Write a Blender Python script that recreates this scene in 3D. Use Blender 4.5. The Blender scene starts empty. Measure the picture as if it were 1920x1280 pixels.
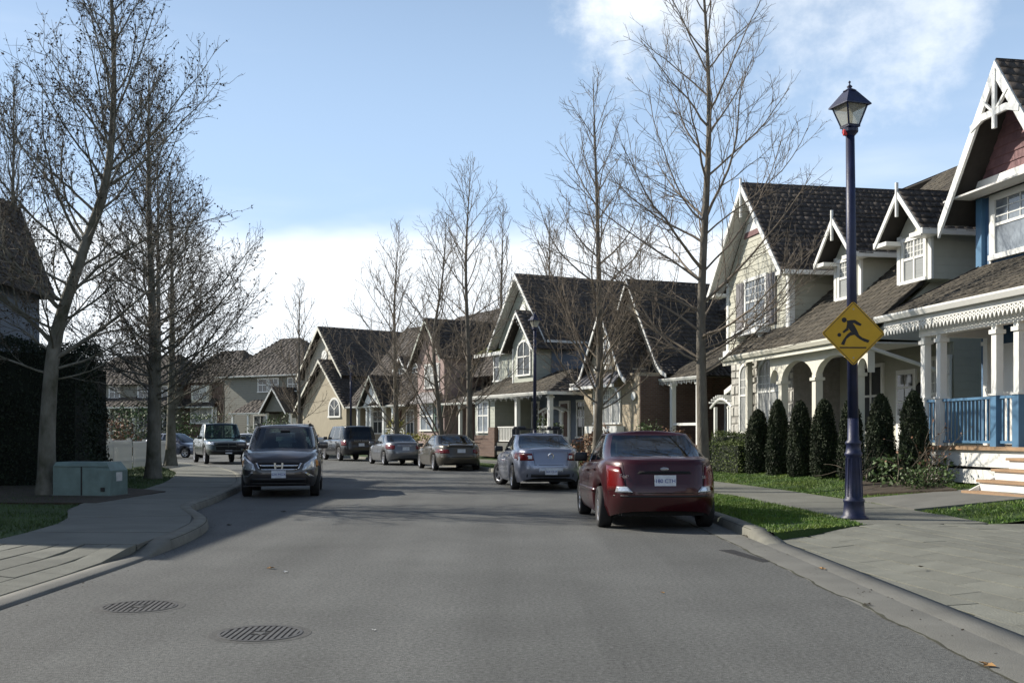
import bpy, bmesh, math, random
import numpy as np
from mathutils import Vector, Matrix, noise
from mathutils.bvhtree import BVHTree
R = math.radians
random.seed(7)
C = bpy.context.scene.collection

# ---------------------------------------------------------------- camera, sky, sun, exposure
sc = bpy.context.scene
cam_d = bpy.data.cameras.new('camera'); cam = bpy.data.objects.new('camera', cam_d); C.objects.link(cam)
cam.location = (0, 0, 1.4); cam.rotation_euler = (R(90), 0, 0)
cam_d.sensor_width = 36; cam_d.lens = 37.5; cam_d.shift_y = 174/1920
cam_d.clip_start = 0.05; cam_d.clip_end = 3000
sc.camera = cam
SUN_EL, SUN_AZ = 33.0, -69.0          # degrees; azimuth from +Y towards +X
world = bpy.data.worlds.new('World'); sc.world = world; world.use_nodes = True
def build_sky():
    nt = world.node_tree; nt.nodes.clear(); N = nt.nodes.new; L = nt.links.new
    out = N('ShaderNodeOutputWorld'); bg = N('ShaderNodeBackground'); bg.inputs['Strength'].default_value = 0.085
    L(bg.outputs[0], out.inputs[0])
    sky = N('ShaderNodeTexSky'); sky.sky_type = 'NISHITA'; sky.sun_disc = False
    sky.sun_elevation = R(SUN_EL); sky.sun_rotation = R(SUN_AZ); sky.air_density = 1.0; sky.dust_density = 0.6; sky.ozone_density = 1.3; sky.altitude = 50
    tc = N('ShaderNodeTexCoord'); sep = N('ShaderNodeSeparateXYZ'); L(tc.outputs['Generated'], sep.inputs[0])
    def math_(op, a, b=None, c=None):
        m = N('ShaderNodeMath'); m.operation = op
        for i, v in enumerate((a, b, c)):
            if v is None: continue
            if isinstance(v, (int, float)): m.inputs[i].default_value = v
            else: L(v, m.inputs[i])
        return m.outputs[0]
    def ramp(v, a, b):
        m = N('ShaderNodeMapRange'); m.interpolation_type = 'SMOOTHSTEP'; L(v, m.inputs['Value'])
        m.inputs['From Min'].default_value = a; m.inputs['From Max'].default_value = b
        return m.outputs[0]
    def noise_(scale, detail, sx=1, sy=1, sz=1, rough=.55):
        mp = N('ShaderNodeMapping'); L(tc.outputs['Generated'], mp.inputs[0]); mp.inputs['Scale'].default_value = (sx, sy, sz)
        n = N('ShaderNodeTexNoise'); L(mp.outputs[0], n.inputs['Vector']); n.inputs['Scale'].default_value = scale
        n.inputs['Detail'].default_value = detail; n.inputs['Roughness'].default_value = rough
        return n.outputs['Fac']
    z = sep.outputs['Z']
    # low cloud bank all round the horizon
    edge = math_('MULTIPLY_ADD', noise_(5, 4, 1, 1, 3), 0.06, 0.150)
    bank = math_('SUBTRACT', 1.0, ramp(math_('SUBTRACT', z, edge), -0.012, 0.022))
    bank = math_('MULTIPLY', bank, 0.84)
    # thin high cloud over the rest
    wisp = ramp(noise_(2.6, 6, 1, 1, 5, .5), 0.45, 0.85); wisp = math_('MULTIPLY', wisp, 0.40)
    veil = math_('MULTIPLY', math_('SUBTRACT', 1.0, ramp(z, 0.14, 0.66)), 0.70)
    # one fair-weather cloud, upper right
    d = Vector((0.315, 1.0, 0.385)).normalized()
    def dot(v):
        n = N('ShaderNodeVectorMath'); n.operation = 'DOT_PRODUCT'; nn = N('ShaderNodeVectorMath'); nn.operation = 'NORMALIZE'
        L(tc.outputs['Generated'], nn.inputs[0]); L(nn.outputs[0], n.inputs[0]); n.inputs[1].default_value = v; return n.outputs['Value']
    c1 = math_('ADD', dot(d), math_('MULTIPLY', math_('SUBTRACT', noise_(9, 7, 1, 1, 1.3, .62), 0.5), 0.026))
    c1 = math_('MULTIPLY', ramp(c1, 0.9935, 1.004), 0.66)
    d2 = Vector((0.135, 1.0, 0.42)).normalized()
    c2 = math_('ADD', dot(d2), math_('MULTIPLY', math_('SUBTRACT', noise_(12, 7, 1, 1, 1.2, .62), 0.5), 0.016))
    c2 = math_('MULTIPLY', ramp(c2, 0.9955, 1.002), 0.85)
    tot = math_('MAXIMUM', math_('MAXIMUM', bank, wisp), math_('MAXIMUM', c1, c2))
    hz = N('ShaderNodeMix'); hz.data_type = 'RGBA'; L(veil, hz.inputs['Factor']); L(sky.outputs[0], hz.inputs['A']); hz.inputs['B'].default_value = (6.0, 8.3, 11.6, 1)
    mix = N('ShaderNodeMix'); mix.data_type = 'RGBA'; L(tot, mix.inputs['Factor']); L(hz.outputs['Result'], mix.inputs['A'])
    mix.inputs['B'].default_value = (11.4, 11.8, 12.1, 1); L(mix.outputs['Result'], bg.inputs['Color'])
build_sky()
sun_d = bpy.data.lights.new('sun', 'SUN'); sun = bpy.data.objects.new('sun', sun_d); C.objects.link(sun)
sun_d.energy = 5.0; sun_d.angle = R(0.53); sun_d.color = (1.0, 0.93, 0.82)
_s = Vector((math.sin(R(SUN_AZ))*math.cos(R(SUN_EL)), math.cos(R(SUN_AZ))*math.cos(R(SUN_EL)), math.sin(R(SUN_EL))))
sun.rotation_euler = _s.to_track_quat('Z', 'Y').to_euler(); sun.location = (-20, 0, 30)
vs = sc.view_settings; vs.view_transform = 'Standard'; vs.look = 'None'; vs.exposure = 0.36; vs.gamma = 1.0; vs.use_curve_mapping = False

# ---------------------------------------------------------------- materials
MATS = {}
def mat(name, col, rough=.7, var=.15, scale=8, bump=0.0, bscale=60, metal=0, coat=0, island=0.0, spec=.5, col2=None, stretch=(1, 1, 1), detail=6):
    m = bpy.data.materials.new(name); m.use_nodes = True; nt = m.node_tree; b = nt.nodes['Principled BSDF']; N = nt.nodes.new; L = nt.links.new
    b.inputs['Roughness'].default_value = rough; b.inputs['Metallic'].default_value = metal
    b.inputs['Coat Weight'].default_value = coat; b.inputs['Coat Roughness'].default_value = .04; b.inputs['Specular IOR Level'].default_value = spec
    tc = N('ShaderNodeTexCoord'); mp = N('ShaderNodeMapping'); L(tc.outputs['Object'], mp.inputs[0]); mp.inputs['Scale'].default_value = stretch
    n = N('ShaderNodeTexNoise'); n.inputs['Scale'].default_value = scale; n.inputs['Detail'].default_value = detail; n.inputs['Roughness'].default_value = .6
    L(mp.outputs[0], n.inputs['Vector'])
    c2 = col2 or tuple(min(1, c*(1+var)) for c in col); c1 = col if col2 else tuple(c*(1-var) for c in col)
    mx = N('ShaderNodeMix'); mx.data_type = 'RGBA'; mx.inputs['A'].default_value = (*c1, 1); mx.inputs['B'].default_value = (*c2, 1)
    r = N('ShaderNodeMapRange'); r.inputs['From Min'].default_value = .3; r.inputs['From Max'].default_value = .7; L(n.outputs['Fac'], r.inputs['Value'])
    L(r.outputs[0], mx.inputs['Factor']); colout = mx.outputs['Result']
    if island:
        g = N('ShaderNodeNewGeometry'); oi = N('ShaderNodeObjectInfo'); a = N('ShaderNodeMath'); a.operation = 'ADD'
        L(g.outputs['Random Per Island'], a.inputs[0]); L(oi.outputs['Random'], a.inputs[1])
        f = N('ShaderNodeMath'); f.operation = 'FRACT'; L(a.outputs[0], f.inputs[0])
        mr = N('ShaderNodeMapRange'); L(f.outputs[0], mr.inputs['Value']); mr.inputs['To Min'].default_value = 1-island; mr.inputs['To Max'].default_value = 1+island
        hs = N('ShaderNodeHueSaturation'); L(colout, hs.inputs['Color']); L(mr.outputs[0], hs.inputs['Value']); colout = hs.outputs[0]
    L(colout, b.inputs['Base Color'])
    if bump:
        n2 = N('ShaderNodeTexNoise'); n2.inputs['Scale'].default_value = bscale; n2.inputs['Detail'].default_value = 4; L(mp.outputs[0], n2.inputs['Vector'])
        bp = N('ShaderNodeBump'); bp.inputs['Strength'].default_value = bump; bp.inputs['Distance'].default_value = .02
        L(n2.outputs['Fac'], bp.inputs['Height']); L(bp.outputs[0], b.inputs['Normal'])
    MATS[name] = m; return m
def siding(name, col, pitch=.16, var=.06):
    m = mat(name, col, .6, var, 3); nt = m.node_tree; N = nt.nodes.new; L = nt.links.new; b = nt.nodes['Principled BSDF']
    tc = N('ShaderNodeTexCoord'); sp = N('ShaderNodeSeparateXYZ'); L(tc.outputs['Object'], sp.inputs[0])
    d = N('ShaderNodeMath'); d.operation = 'DIVIDE'; L(sp.outputs['Z'], d.inputs[0]); d.inputs[1].default_value = pitch
    f = N('ShaderNodeMath'); f.operation = 'FRACT'; L(d.outputs[0], f.inputs[0])
    bp = N('ShaderNodeBump'); bp.invert = True; bp.inputs['Strength'].default_value = 1; bp.inputs['Distance'].default_value = .025
    L(f.outputs[0], bp.inputs['Height']); L(bp.outputs[0], b.inputs['Normal']); return m
def brickmat(name, c1, c2, mortar, sx=.22, sy=.075):
    m = mat(name, c1, .85, .1, 5); nt = m.node_tree; N = nt.nodes.new; L = nt.links.new; b = nt.nodes['Principled BSDF']
    tc = N('ShaderNodeTexCoord'); sp = N('ShaderNodeSeparateXYZ'); L(tc.outputs['Object'], sp.inputs[0])
    a = N('ShaderNodeMath'); a.operation = 'ADD'; L(sp.outputs['X'], a.inputs[0]); L(sp.outputs['Y'], a.inputs[1])
    cb = N('ShaderNodeCombineXYZ'); L(a.outputs[0], cb.inputs['X']); L(sp.outputs['Z'], cb.inputs['Y'])
    br = N('ShaderNodeTexBrick'); L(cb.outputs[0], br.inputs['Vector']); br.inputs['Scale'].default_value = 1
    br.inputs['Brick Width'].default_value = sx; br.inputs['Row Height'].default_value = sy; br.inputs['Mortar Size'].default_value = .008
    br.inputs['Color1'].default_value = (*c1, 1); br.inputs['Color2'].default_value = (*c2, 1); br.inputs['Mortar'].default_value = (*mortar, 1)
    L(br.outputs['Color'], b.inputs['Base Color'])
    bp = N('ShaderNodeBump'); bp.invert = True; bp.inputs['Distance'].default_value = .01; L(br.outputs['Fac'], bp.inputs['Height']); L(bp.outputs[0], b.inputs['Normal'])
    return m
def asphalt():
    m = mat('asphalt', (.106, .109, .104), .88, .16, .55, .6, 130, detail=9); nt = m.node_tree; N = nt.nodes.new; L = nt.links.new; b = nt.nodes['Principled BSDF']
    src = b.inputs['Base Color'].links[0].from_socket
    tc = N('ShaderNodeTexCoord'); n = N('ShaderNodeTexNoise'); n.inputs['Scale'].default_value = 30; n.inputs['Detail'].default_value = 7; n.inputs['Roughness'].default_value = .88
    L(tc.outputs['Object'], n.inputs['Vector'])
    r = N('ShaderNodeMapRange'); L(n.outputs['Fac'], r.inputs['Value']); r.inputs['From Min'].default_value = .36; r.inputs['From Max'].default_value = .64; r.inputs['To Min'].default_value = .38; r.inputs['To Max'].default_value = 1.62
    # fine aggregate, pale stones
    v = N('ShaderNodeTexVoronoi'); v.inputs['Scale'].default_value = 38; L(tc.outputs['Object'], v.inputs['Vector'])
    r2 = N('ShaderNodeMapRange'); L(v.outputs['Distance'], r2.inputs['Value']); r2.inputs['From Min'].default_value = .0; r2.inputs['From Max'].default_value = .35; r2.inputs['To Min'].default_value = 1.35; r2.inputs['To Max'].default_value = 1.0
    mu = N('ShaderNodeMath'); mu.operation = 'MULTIPLY'; L(r.outputs[0], mu.inputs[0]); L(r2.outputs[0], mu.inputs[1])
    # broad wheel-track wear along the street
    mp = N('ShaderNodeMapping'); L(tc.outputs['Object'], mp.inputs[0]); mp.inputs['Scale'].default_value = (1.1, .05, 1)
    n3 = N('ShaderNodeTexNoise'); n3.inputs['Scale'].default_value = 1.0; n3.inputs['Detail'].default_value = 5; L(mp.outputs[0], n3.inputs['Vector'])
    r3 = N('ShaderNodeMapRange'); L(n3.outputs['Fac'], r3.inputs['Value']); r3.inputs['From Min'].default_value = .3; r3.inputs['From Max'].default_value = .7; r3.inputs['To Min'].default_value = .80; r3.inputs['To Max'].default_value = 1.20
    mu2 = N('ShaderNodeMath'); mu2.operation = 'MULTIPLY'; L(mu.outputs[0], mu2.inputs[0]); L(r3.outputs[0], mu2.inputs[1])
    hs = N('ShaderNodeHueSaturation'); L(src, hs.inputs['Color']); L(mu2.outputs[0], hs.inputs['Value']); L(hs.outputs[0], b.inputs['Base Color'])
asphalt()
mat('concrete', (.135, .135, .122), .85, .16, 1.6, .35, 90)
mat('concrete_slab', (.150, .152, .130), .85, .15, 1.3, .35, 90, island=.07)
mat('curb_stone', (.165, .162, .135), .85, .24, 3, .4, 50)
mat('paver', (.160, .163, .138), .85, .16, 2.0, .5, 60, island=.10)
mat('joint_soil', (.050, .050, .032), .95, .4, 3)
mat('soil', (.045, .034, .022), .95, .4, 4, .8, 14)
mat('grass_base', (.030, .062, .007), .9, .35, 1.2, .8, 40)
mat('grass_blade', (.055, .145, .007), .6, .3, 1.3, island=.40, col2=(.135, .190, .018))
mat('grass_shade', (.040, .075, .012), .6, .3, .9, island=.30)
mat('far_ground', (.06, .08, .03), .95, .3, .2)
mat('shake', (.058, .049, .042), .85, .30, 2.2, .5, 30, island=.26)
mat('shake_moss', (.074, .064, .048), .9, .32, 1.6, .5, 30, island=.26)
mat('roof_deck', (.03, .026, .022), .9)
mat('white_paint', (.78, .78, .74), .45, .04, 4)
mat('cream_paint', (.70, .68, .58), .5, .05, 4)
mat('grey_board', (.46, .455, .375), .6, .05, 4, island=.05)
siding('grey_siding', (.46, .455, .375), .19)
mat('shutter_grey', (.16, .155, .16), .6, .08, 5)
mat('maroon_shingle', (.185, .098, .100), .75, .15, 5, island=.14)
siding('blue_siding', (.055, .125, .225), .16)
mat('blue_paint', (.085, .19, .31), .45, .08, 5)
mat('deck_wood', (.33, .215, .125), .6, .2, 3, stretch=(1, 12, 1))
siding('lavender_siding', (.36, .365, .42), .18)
siding('sage_siding', (.35, .37, .31), .18)
siding('tan_siding', (.40, .365, .29), .2)
siding('green_beige_siding', (.185, .18, .145), .2)
siding('slate_siding', (.12, .15, .19), .18)
mat('tan_stucco', (.38, .335, .245), .8, .08, 3)
mat('pink_shingle', (.29, .215, .195), .8, .12, 5, island=.1)
brickmat('tan_brick', (.46, .385, .27), (.38, .30, .20), (.42, .40, .34))
brickmat('brown_brick', (.16, .098, .072), (.115, .068, .052), (.17, .15, .13))
mat('stone', (.44, .43, .39), .85, .22, 4, .8, 18, island=.22)
mat('mortar', (.25, .24, .22), .9)
mat('soffit', (.62, .61, .57), .6, .05)
mat('door_dark', (.10, .05, .035), .5, .1)
mat('window_dark', (.045, .052, .058), .06, .25, 1.5, spec=.8)
mat('window_blind', (.30, .31, .30), .25, .1, 2, spec=.8, stretch=(1, 1, 25))
mat('window_sky', (.20, .23, .26), .05, .5, 1.2, spec=1.0)
mat('trim_green', (.12, .19, .15), .5)
mat('moss_patch', (.10, .11, .03), .95, .3, 5)
mat('bark_pale', (.085, .074, .058), .9, .4, 5, 1.0, 25, col2=(.185, .165, .132), stretch=(1, 1, .45))
mat('bark_mossy', (.055, .055, .032), .9, .55, 3.5, .9, 22, col2=(.21, .20, .17), stretch=(1, 1, .55))
mat('twig', (.095, .078, .060), .85, .25, 3)
mat('twig_light', (.185, .150, .112), .85, .25, 3)
mat('dry_leaf', (.042, .032, .018), .85, .3, 6, island=.4)
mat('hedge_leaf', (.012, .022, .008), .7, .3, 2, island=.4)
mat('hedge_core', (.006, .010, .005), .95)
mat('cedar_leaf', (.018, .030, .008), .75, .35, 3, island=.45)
mat('boxwood_leaf', (.10, .135, .025), .65, .3, 3, island=.35)
mat('shrub_leaf', (.060, .100, .026), .6, .3, 3, island=.4)
mat('shrub_rust', (.17, .085, .045), .7, .3, 3, island=.4)
mat('yellow_shrub', (.28, .26, .05), .65, .3, 3, island=.35)
mat('lamp_navy', (.010, .015, .050), .48, .3, 6, bump=.15, bscale=40)
mat('lamp_glass', (.62, .60, .52), .25, .06, 4)
mat('lamp_bulb', (.66, .62, .48), .4)
mat('red_tag', (.55, .03, .03), .4)
mat('sign_yellow', (.58, .33, .008), .45, .06, 5)
mat('sign_black', (.008, .008, .010), .5)
mat('steel', (.35, .35, .36), .4, .1, metal=.8)
mat('iron', (.035, .033, .031), .6, .3, 12, metal=.4)
mat('iron_worn', (.105, .102, .096), .6, .3, 14, metal=.3)
mat('tar_collar', (.085, .086, .083), .9, .25, 20, .6, 90)
mat('iron_hole', (.004, .004, .004), .9)
mat('box_teal', (.15, .215, .20), .55, .22, 4)
mat('vinyl_white', (.60, .60, .57), .5, .08, 3)
mat('tyre', (.014, .014, .015), .75)
mat('alloy', (.50, .50, .52), .28, .06, metal=.85)
mat('chrome', (.75, .75, .77), .12, 0, metal=1)
mat('black_plastic', (.012, .012, .014), .45)
mat('underbody', (.008, .008, .008), .9)
mat('seat_cloth', (.05, .055, .06), .9)
mat('tail_red', (.14, .003, .003), .22, .1, coat=.25)
mat('lamp_clear', (.62, .64, .66), .1, .2, 30, metal=.5, coat=.8)
mat('amber', (.65, .24, .03), .2)
mat('plate_white', (.60, .64, .70), .4)
mat('plate_blue', (.03, .06, .28), .5)
mat('leaf_tan', (.30, .17, .06), .8)
mat('paper_white', (.6, .6, .58), .8)
def paint(name, col, metal=.35):
    m = mat(name, col, .30, .03, 2, metal=metal, coat=.8); return m
paint('paint_red', (.040, .0016, .004), .2)
MATS['paint_red'].node_tree.nodes['Principled BSDF'].inputs['Coat Weight'].default_value = .45
paint('paint_silver_blue', (.27, .29, .36), .55)
paint('paint_taupe', (.105, .092, .070), .5)
paint('paint_grey', (.17, .175, .185), .5)
paint('paint_black', (.020, .020, .022), .2)
paint('paint_white', (.62, .63, .64), 0)
paint('paint_brown_grey', (.058, .051, .050), .4)
paint('paint_dark_green', (.040, .052, .046), .3)
paint('paint_slate', (.075, .09, .13), .4)
def glass():
    m = bpy.data.materials.new('car_glass'); m.use_nodes = True; nt = m.node_tree; nt.nodes.clear(); N = nt.nodes.new; L = nt.links.new
    out = N('ShaderNodeOutputMaterial'); tr = N('ShaderNodeBsdfTransparent'); gl = N('ShaderNodeBsdfGlossy'); mx = N('ShaderNodeMixShader')
    tr.inputs['Color'].default_value = (.46, .56, .54, 1); gl.inputs['Roughness'].default_value = .02; gl.inputs['Color'].default_value = (.9, .95, 1, 1)
    fr = N('ShaderNodeFresnel'); fr.inputs['IOR'].default_value = 1.55
    L(fr.outputs[0], mx.inputs[0]); L(tr.outputs[0], mx.inputs[1]); L(gl.outputs[0], mx.inputs[2]); L(mx.outputs[0], out.inputs[0]); MATS['car_glass'] = m
    m2 = m.copy(); m2.name = 'tinted_glass'; m2.node_tree.nodes['Transparent BSDF'].inputs['Color'].default_value = (.05, .06, .06, 1); MATS['tinted_glass'] = m2
glass()

# ---------------------------------------------------------------- mesh helpers
def link(o, parent=None, name=None):
    C.objects.link(o)
    if parent is not None: o.parent = parent
    return o
def props(o, label=None, cat=None, group=None, kind=None):
    if label: o['label'] = label
    if cat: o['category'] = cat
    if group: o['group'] = group
    if kind: o['kind'] = kind
    return o
def empty(name, loc=(0, 0, 0), rz=0, label=None, cat=None, group=None):
    o = bpy.data.objects.new(name, None); o.location = loc; o.rotation_euler = (0, 0, rz); link(o); return props(o, label, cat, group)
def np_obj(name, V, F, m, parent=None, smooth=False):
    V = np.asarray(V, dtype=np.float32).reshape(-1, 3); F = np.asarray(F, dtype=np.int32)
    me = bpy.data.meshes.new(name); k = F.shape[1]
    me.vertices.add(len(V)); me.vertices.foreach_set('co', V.ravel())
    me.loops.add(F.size); me.loops.foreach_set('vertex_index', F.ravel())
    me.polygons.add(len(F)); me.polygons.foreach_set('loop_start', np.arange(0, F.size, k, dtype=np.int32))
    try: me.polygons.foreach_set('loop_total', np.full(len(F), k, dtype=np.int32))
    except Exception: pass
    if smooth: me.polygons.foreach_set('use_smooth', np.ones(len(F), dtype=bool))
    me.update(calc_edges=True); me.materials.append(MATS[m])
    return link(bpy.data.objects.new(name, me), parent)
class MB:
    def __init__(s): s.v = []; s.f = []
    def add(s, vs, fs):
        o = len(s.v); s.v += [tuple(v) for v in vs]; s.f += [tuple(i+o for i in f) for f in fs]; return s
    def box(s, a, b):
        x0, y0, z0 = a; x1, y1, z1 = b
        return s.add([(x0,y0,z0),(x1,y0,z0),(x1,y1,z0),(x0,y1,z0),(x0,y0,z1),(x1,y0,z1),(x1,y1,z1),(x0,y1,z1)],
                     [(0,3,2,1),(4,5,6,7),(0,1,5,4),(1,2,6,5),(2,3,7,6),(3,0,4,7)])
    def bar(s, p, q, w, h, up=(0, 0, 1)):
        p, q = Vector(p), Vector(q); d = (q-p).normalized(); a = d.cross(Vector(up))
        if a.length < 1e-4: a = d.cross(Vector((0, 1, 0)))
        a = a.normalized()*w/2; b = a.cross(d).normalized()*h/2
        vs = [p-a-b, p+a-b, p+a+b, p-a+b, q-a-b, q+a-b, q+a+b, q-a+b]
        return s.add(vs, [(0,3,2,1),(4,5,6,7),(0,1,5,4),(1,2,6,5),(2,3,7,6),(3,0,4,7)])
    def prism(s, poly, y0, y1):      # poly in (x, z), extruded along y
        n = len(poly); vs = [(x, y0, z) for x, z in poly]+[(x, y1, z) for x, z in poly]
        return s.add(vs, [tuple(range(n)), tuple(range(2*n-1, n-1, -1))]+[(i, i+n, (i+1) % n+n, (i+1) % n) for i in range(n)])
    def prism_z(s, poly, z0, z1):
        n = len(poly); vs = [(x, y, z0) for x, y in poly]+[(x, y, z1) for x, y in poly]
        return s.add(vs, [tuple(range(n-1, -1, -1)), tuple(range(n, 2*n))]+[(i, (i+1) % n, (i+1) % n+n, i+n) for i in range(n)])
    def slab(s, pts, off):           # planar polygon thickened by vector off
        n = len(pts); off = Vector(off); vs = [Vector(p) for p in pts]+[Vector(p)+off for p in pts]
        return s.add(vs, [tuple(range(n)), tuple(range(2*n-1, n-1, -1))]+[(i, i+n, (i+1) % n+n, (i+1) % n) for i in range(n)])
    def lathe(s, prof, n=16, c=(0, 0, 0), axis='z', cap=True):
        vs = []
        for r, h in prof:
            for i in range(n):
                a = 2*math.pi*i/n; u, w = r*math.cos(a), r*math.sin(a)
                vs.append((c[0]+u, c[1]+w, c[2]+h) if axis == 'z' else (c[0]+u, c[1]+h, c[2]+w))
        fs = [(j*n+i, j*n+(i+1) % n, (j+1)*n+(i+1) % n, (j+1)*n+i) for j in range(len(prof)-1) for i in range(n)]
        if cap: fs += [tuple(range(n-1, -1, -1)), tuple((len(prof)-1)*n+i for i in range(n))]
        return s.add(vs, fs)
    def tube(s, pts, r, n=6):
        pts = [Vector(p) for p in pts]; vs = []; m = len(pts)
        for j, p in enumerate(pts):
            d = (pts[min(j+1, m-1)]-pts[max(j-1, 0)]).normalized(); a = d.cross(Vector((.3, .1, 1)))
            if a.length < .05: a = d.cross(Vector((1, 0, 0)))
            a.normalize(); b = d.cross(a); rr = r[j] if isinstance(r, (list, tuple)) else r
            vs += [p+(a*math.cos(2*math.pi*i/n)+b*math.sin(2*math.pi*i/n))*rr for i in range(n)]
        fs = [(j*n+i, j*n+(i+1) % n, (j+1)*n+(i+1) % n, (j+1)*n+i) for j in range(m-1) for i in range(n)]
        return s.add(vs, fs+[tuple(range(n-1, -1, -1)), tuple((m-1)*n+i for i in range(n))])
    def build(s, name, m, parent=None, smooth=False, fix=True, bevel=0):
        me = bpy.data.meshes.new(name); me.from_pydata(s.v, [], s.f)
        if fix or bevel:
            bm = bmesh.new(); bm.from_mesh(me)
            if bevel:
                bmesh.ops.bevel(bm, geom=bm.edges[:], offset=bevel, segments=2, profile=.6, affect='EDGES')
            bmesh.ops.recalc_face_normals(bm, faces=bm.faces); bm.to_mesh(me); bm.free()
        if smooth: me.polygons.foreach_set('use_smooth', [True]*len(me.polygons))
        me.materials.append(MATS[m]); return link(bpy.data.objects.new(name, me), parent)
def copy_tree(o, parent=None):
    c = o.copy(); C.objects.link(c); c.parent = parent
    for ch in list(o.children): copy_tree(ch, c)
    return c
def spline(pts, n):
    pts = np.array(pts, float); m = len(pts); out = []
    P = np.vstack([2*pts[0]-pts[1], pts, 2*pts[-1]-pts[-2]])
    for i in range(m-1):
        p0, p1, p2, p3 = P[i:i+4]
        for k in range(n):
            t = k/n; out.append(.5*((2*p1)+(-p0+p2)*t+(2*p0-5*p1+4*p2-p3)*t*t+(-p0+3*p1-3*p2+p3)*t**3))
    out.append(pts[-1]); return np.array(out)
# ---------------------------------------------------------------- the setting
CR = spline([(3.25, -14), (3.25, 2), (3.25, 9), (3.22, 14), (3.12, 18), (2.45, 25), (.9, 33), (-1.1, 41), (-3.6, 49), (-7.0, 57.5), (-11.5, 66), (-17, 74), (-25, 81.5), (-36, 87), (-52, 91), (-75, 93)], 8)
CL = spline([(-4.1, -14), (-4.1, 2), (-4.1, 8), (-4.12, 12.2), (-4.3, 14.6), (-4.62, 16.2), (-5.2, 17.7), (-5.75, 19.2), (-6.1, 22), (-6.75, 26.4), (-7.8, 31), (-9.6, 37), (-12.6, 44), (-17, 51.5), (-24, 59), (-34, 66), (-50, 72), (-75, 75)], 8)
def offset(poly, off):
    d = np.gradient(poly, axis=0); d /= np.linalg.norm(d, axis=1)[:, None]; nrm = np.stack([d[:, 1], -d[:, 0]], 1)
    return poly+nrm*off
def clip_y(poly, y0, y1):
    ys = poly[:, 1]; x0 = np.interp(y0, ys, poly[:, 0]); x1 = np.interp(y1, ys, poly[:, 0]); sel = poly[(ys > y0+.02) & (ys < y1-.02)]
    return np.vstack([[x0, y0], sel, [x1, y1]])
def strip(name, poly, sect, m, side=1, kind='structure', parent=None, smooth=False):
    n = len(poly); V = []; 
    for off, z in sect:
        p = offset(poly, off*side); V.append(np.column_stack([p, np.full(n, z)]))
    V = np.vstack(V); F = []
    for j in range(len(sect)-1):
        for i in range(n-1):
            q = (j*n+i, j*n+i+1, (j+1)*n+i+1, (j+1)*n+i); F.append(q if side < 0 else q[::-1])
    o = np_obj(name, V, F, m, parent, smooth)
    if parent is None: props(o, kind=kind)
    return o
o = np_obj('ground', [(-900, -60, -.06), (900, -60, -.06), (900, 1600, -.06), (-900, 1600, -.06)], [(0, 1, 2, 3)], 'far_ground'); props(o, kind='structure')
# road: one sheet between the kerbs
nR = 160
def resample(poly, n):
    s = np.r_[0, np.cumsum(np.linalg.norm(np.diff(poly, axis=0), axis=1))]; t = np.linspace(0, s[-1], n)
    return np.column_stack([np.interp(t, s, poly[:, 0]), np.interp(t, s, poly[:, 1])])
ra, rb = resample(offset(CR, -.02), nR), resample(offset(CL, .02), nR)
V = []; 
for k in range(9):
    f = k/8; p = rb*(1-f)+ra*f; V.append(np.column_stack([p, np.full(nR, .0)+.05*math.sin(math.pi*f)*0]))
V = np.vstack(V); F = [(k*nR+i, (k+1)*nR+i, (k+1)*nR+i+1, k*nR+i+1) for k in range(8) for i in range(nR-1)]
props(np_obj('road', V, F, 'asphalt'), kind='structure')
def curb_blocks(name, poly, side, near=26, L=1.83):     # poured kerb with open joints near us, one run beyond
    s_ = np.r_[0, np.cumsum(np.linalg.norm(np.diff(poly, axis=0), axis=1))]; KS = [(-.015, 0), (.0, .10), (.03, .132), (.06, .138), (.20, .138), (.20, .0)]
    o = strip(name, poly, [(.012, .0), (.012, .118), (.195, .118)], 'joint_soil', side); k = 0
    while k*L < s_[-1]:
        a, b = k*L+.006, min((k+1)*L-.006 if k < near else s_[-1], s_[-1]); n = 5 if k < near else 120; t = np.linspace(a, b, n)
        p = np.column_stack([np.interp(t, s_, poly[:, 0]), np.interp(t, s_, poly[:, 1])]); j = random.uniform(-.003, .003)
        c = strip('curb_block', p, [(u, z+(j if z > .05 else 0)) for u, z in KS], 'curb_stone', side, parent=o); k += 1
        if k > near: break
AP = 13.9      # far edge of the right driveway apron
strip('gutter', clip_y(CR, -13.5, 60), [(-.40, .0005), (-.39, .004), (-.02, .006)], 'concrete', 1)
KS = [(-.015, 0), (.0, .10), (.03, .132), (.06, .138), (.20, .138), (.20, .0)]
curb_blocks('curb', clip_y(CR, AP+.5, 86), 1)
strip('curb', clip_y(CR, -13.5, AP-.4), [(-.015, 0), (.03, .016), (.10, .022), (.25, .026), (.25, -.02)], 'concrete', 1)
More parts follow.
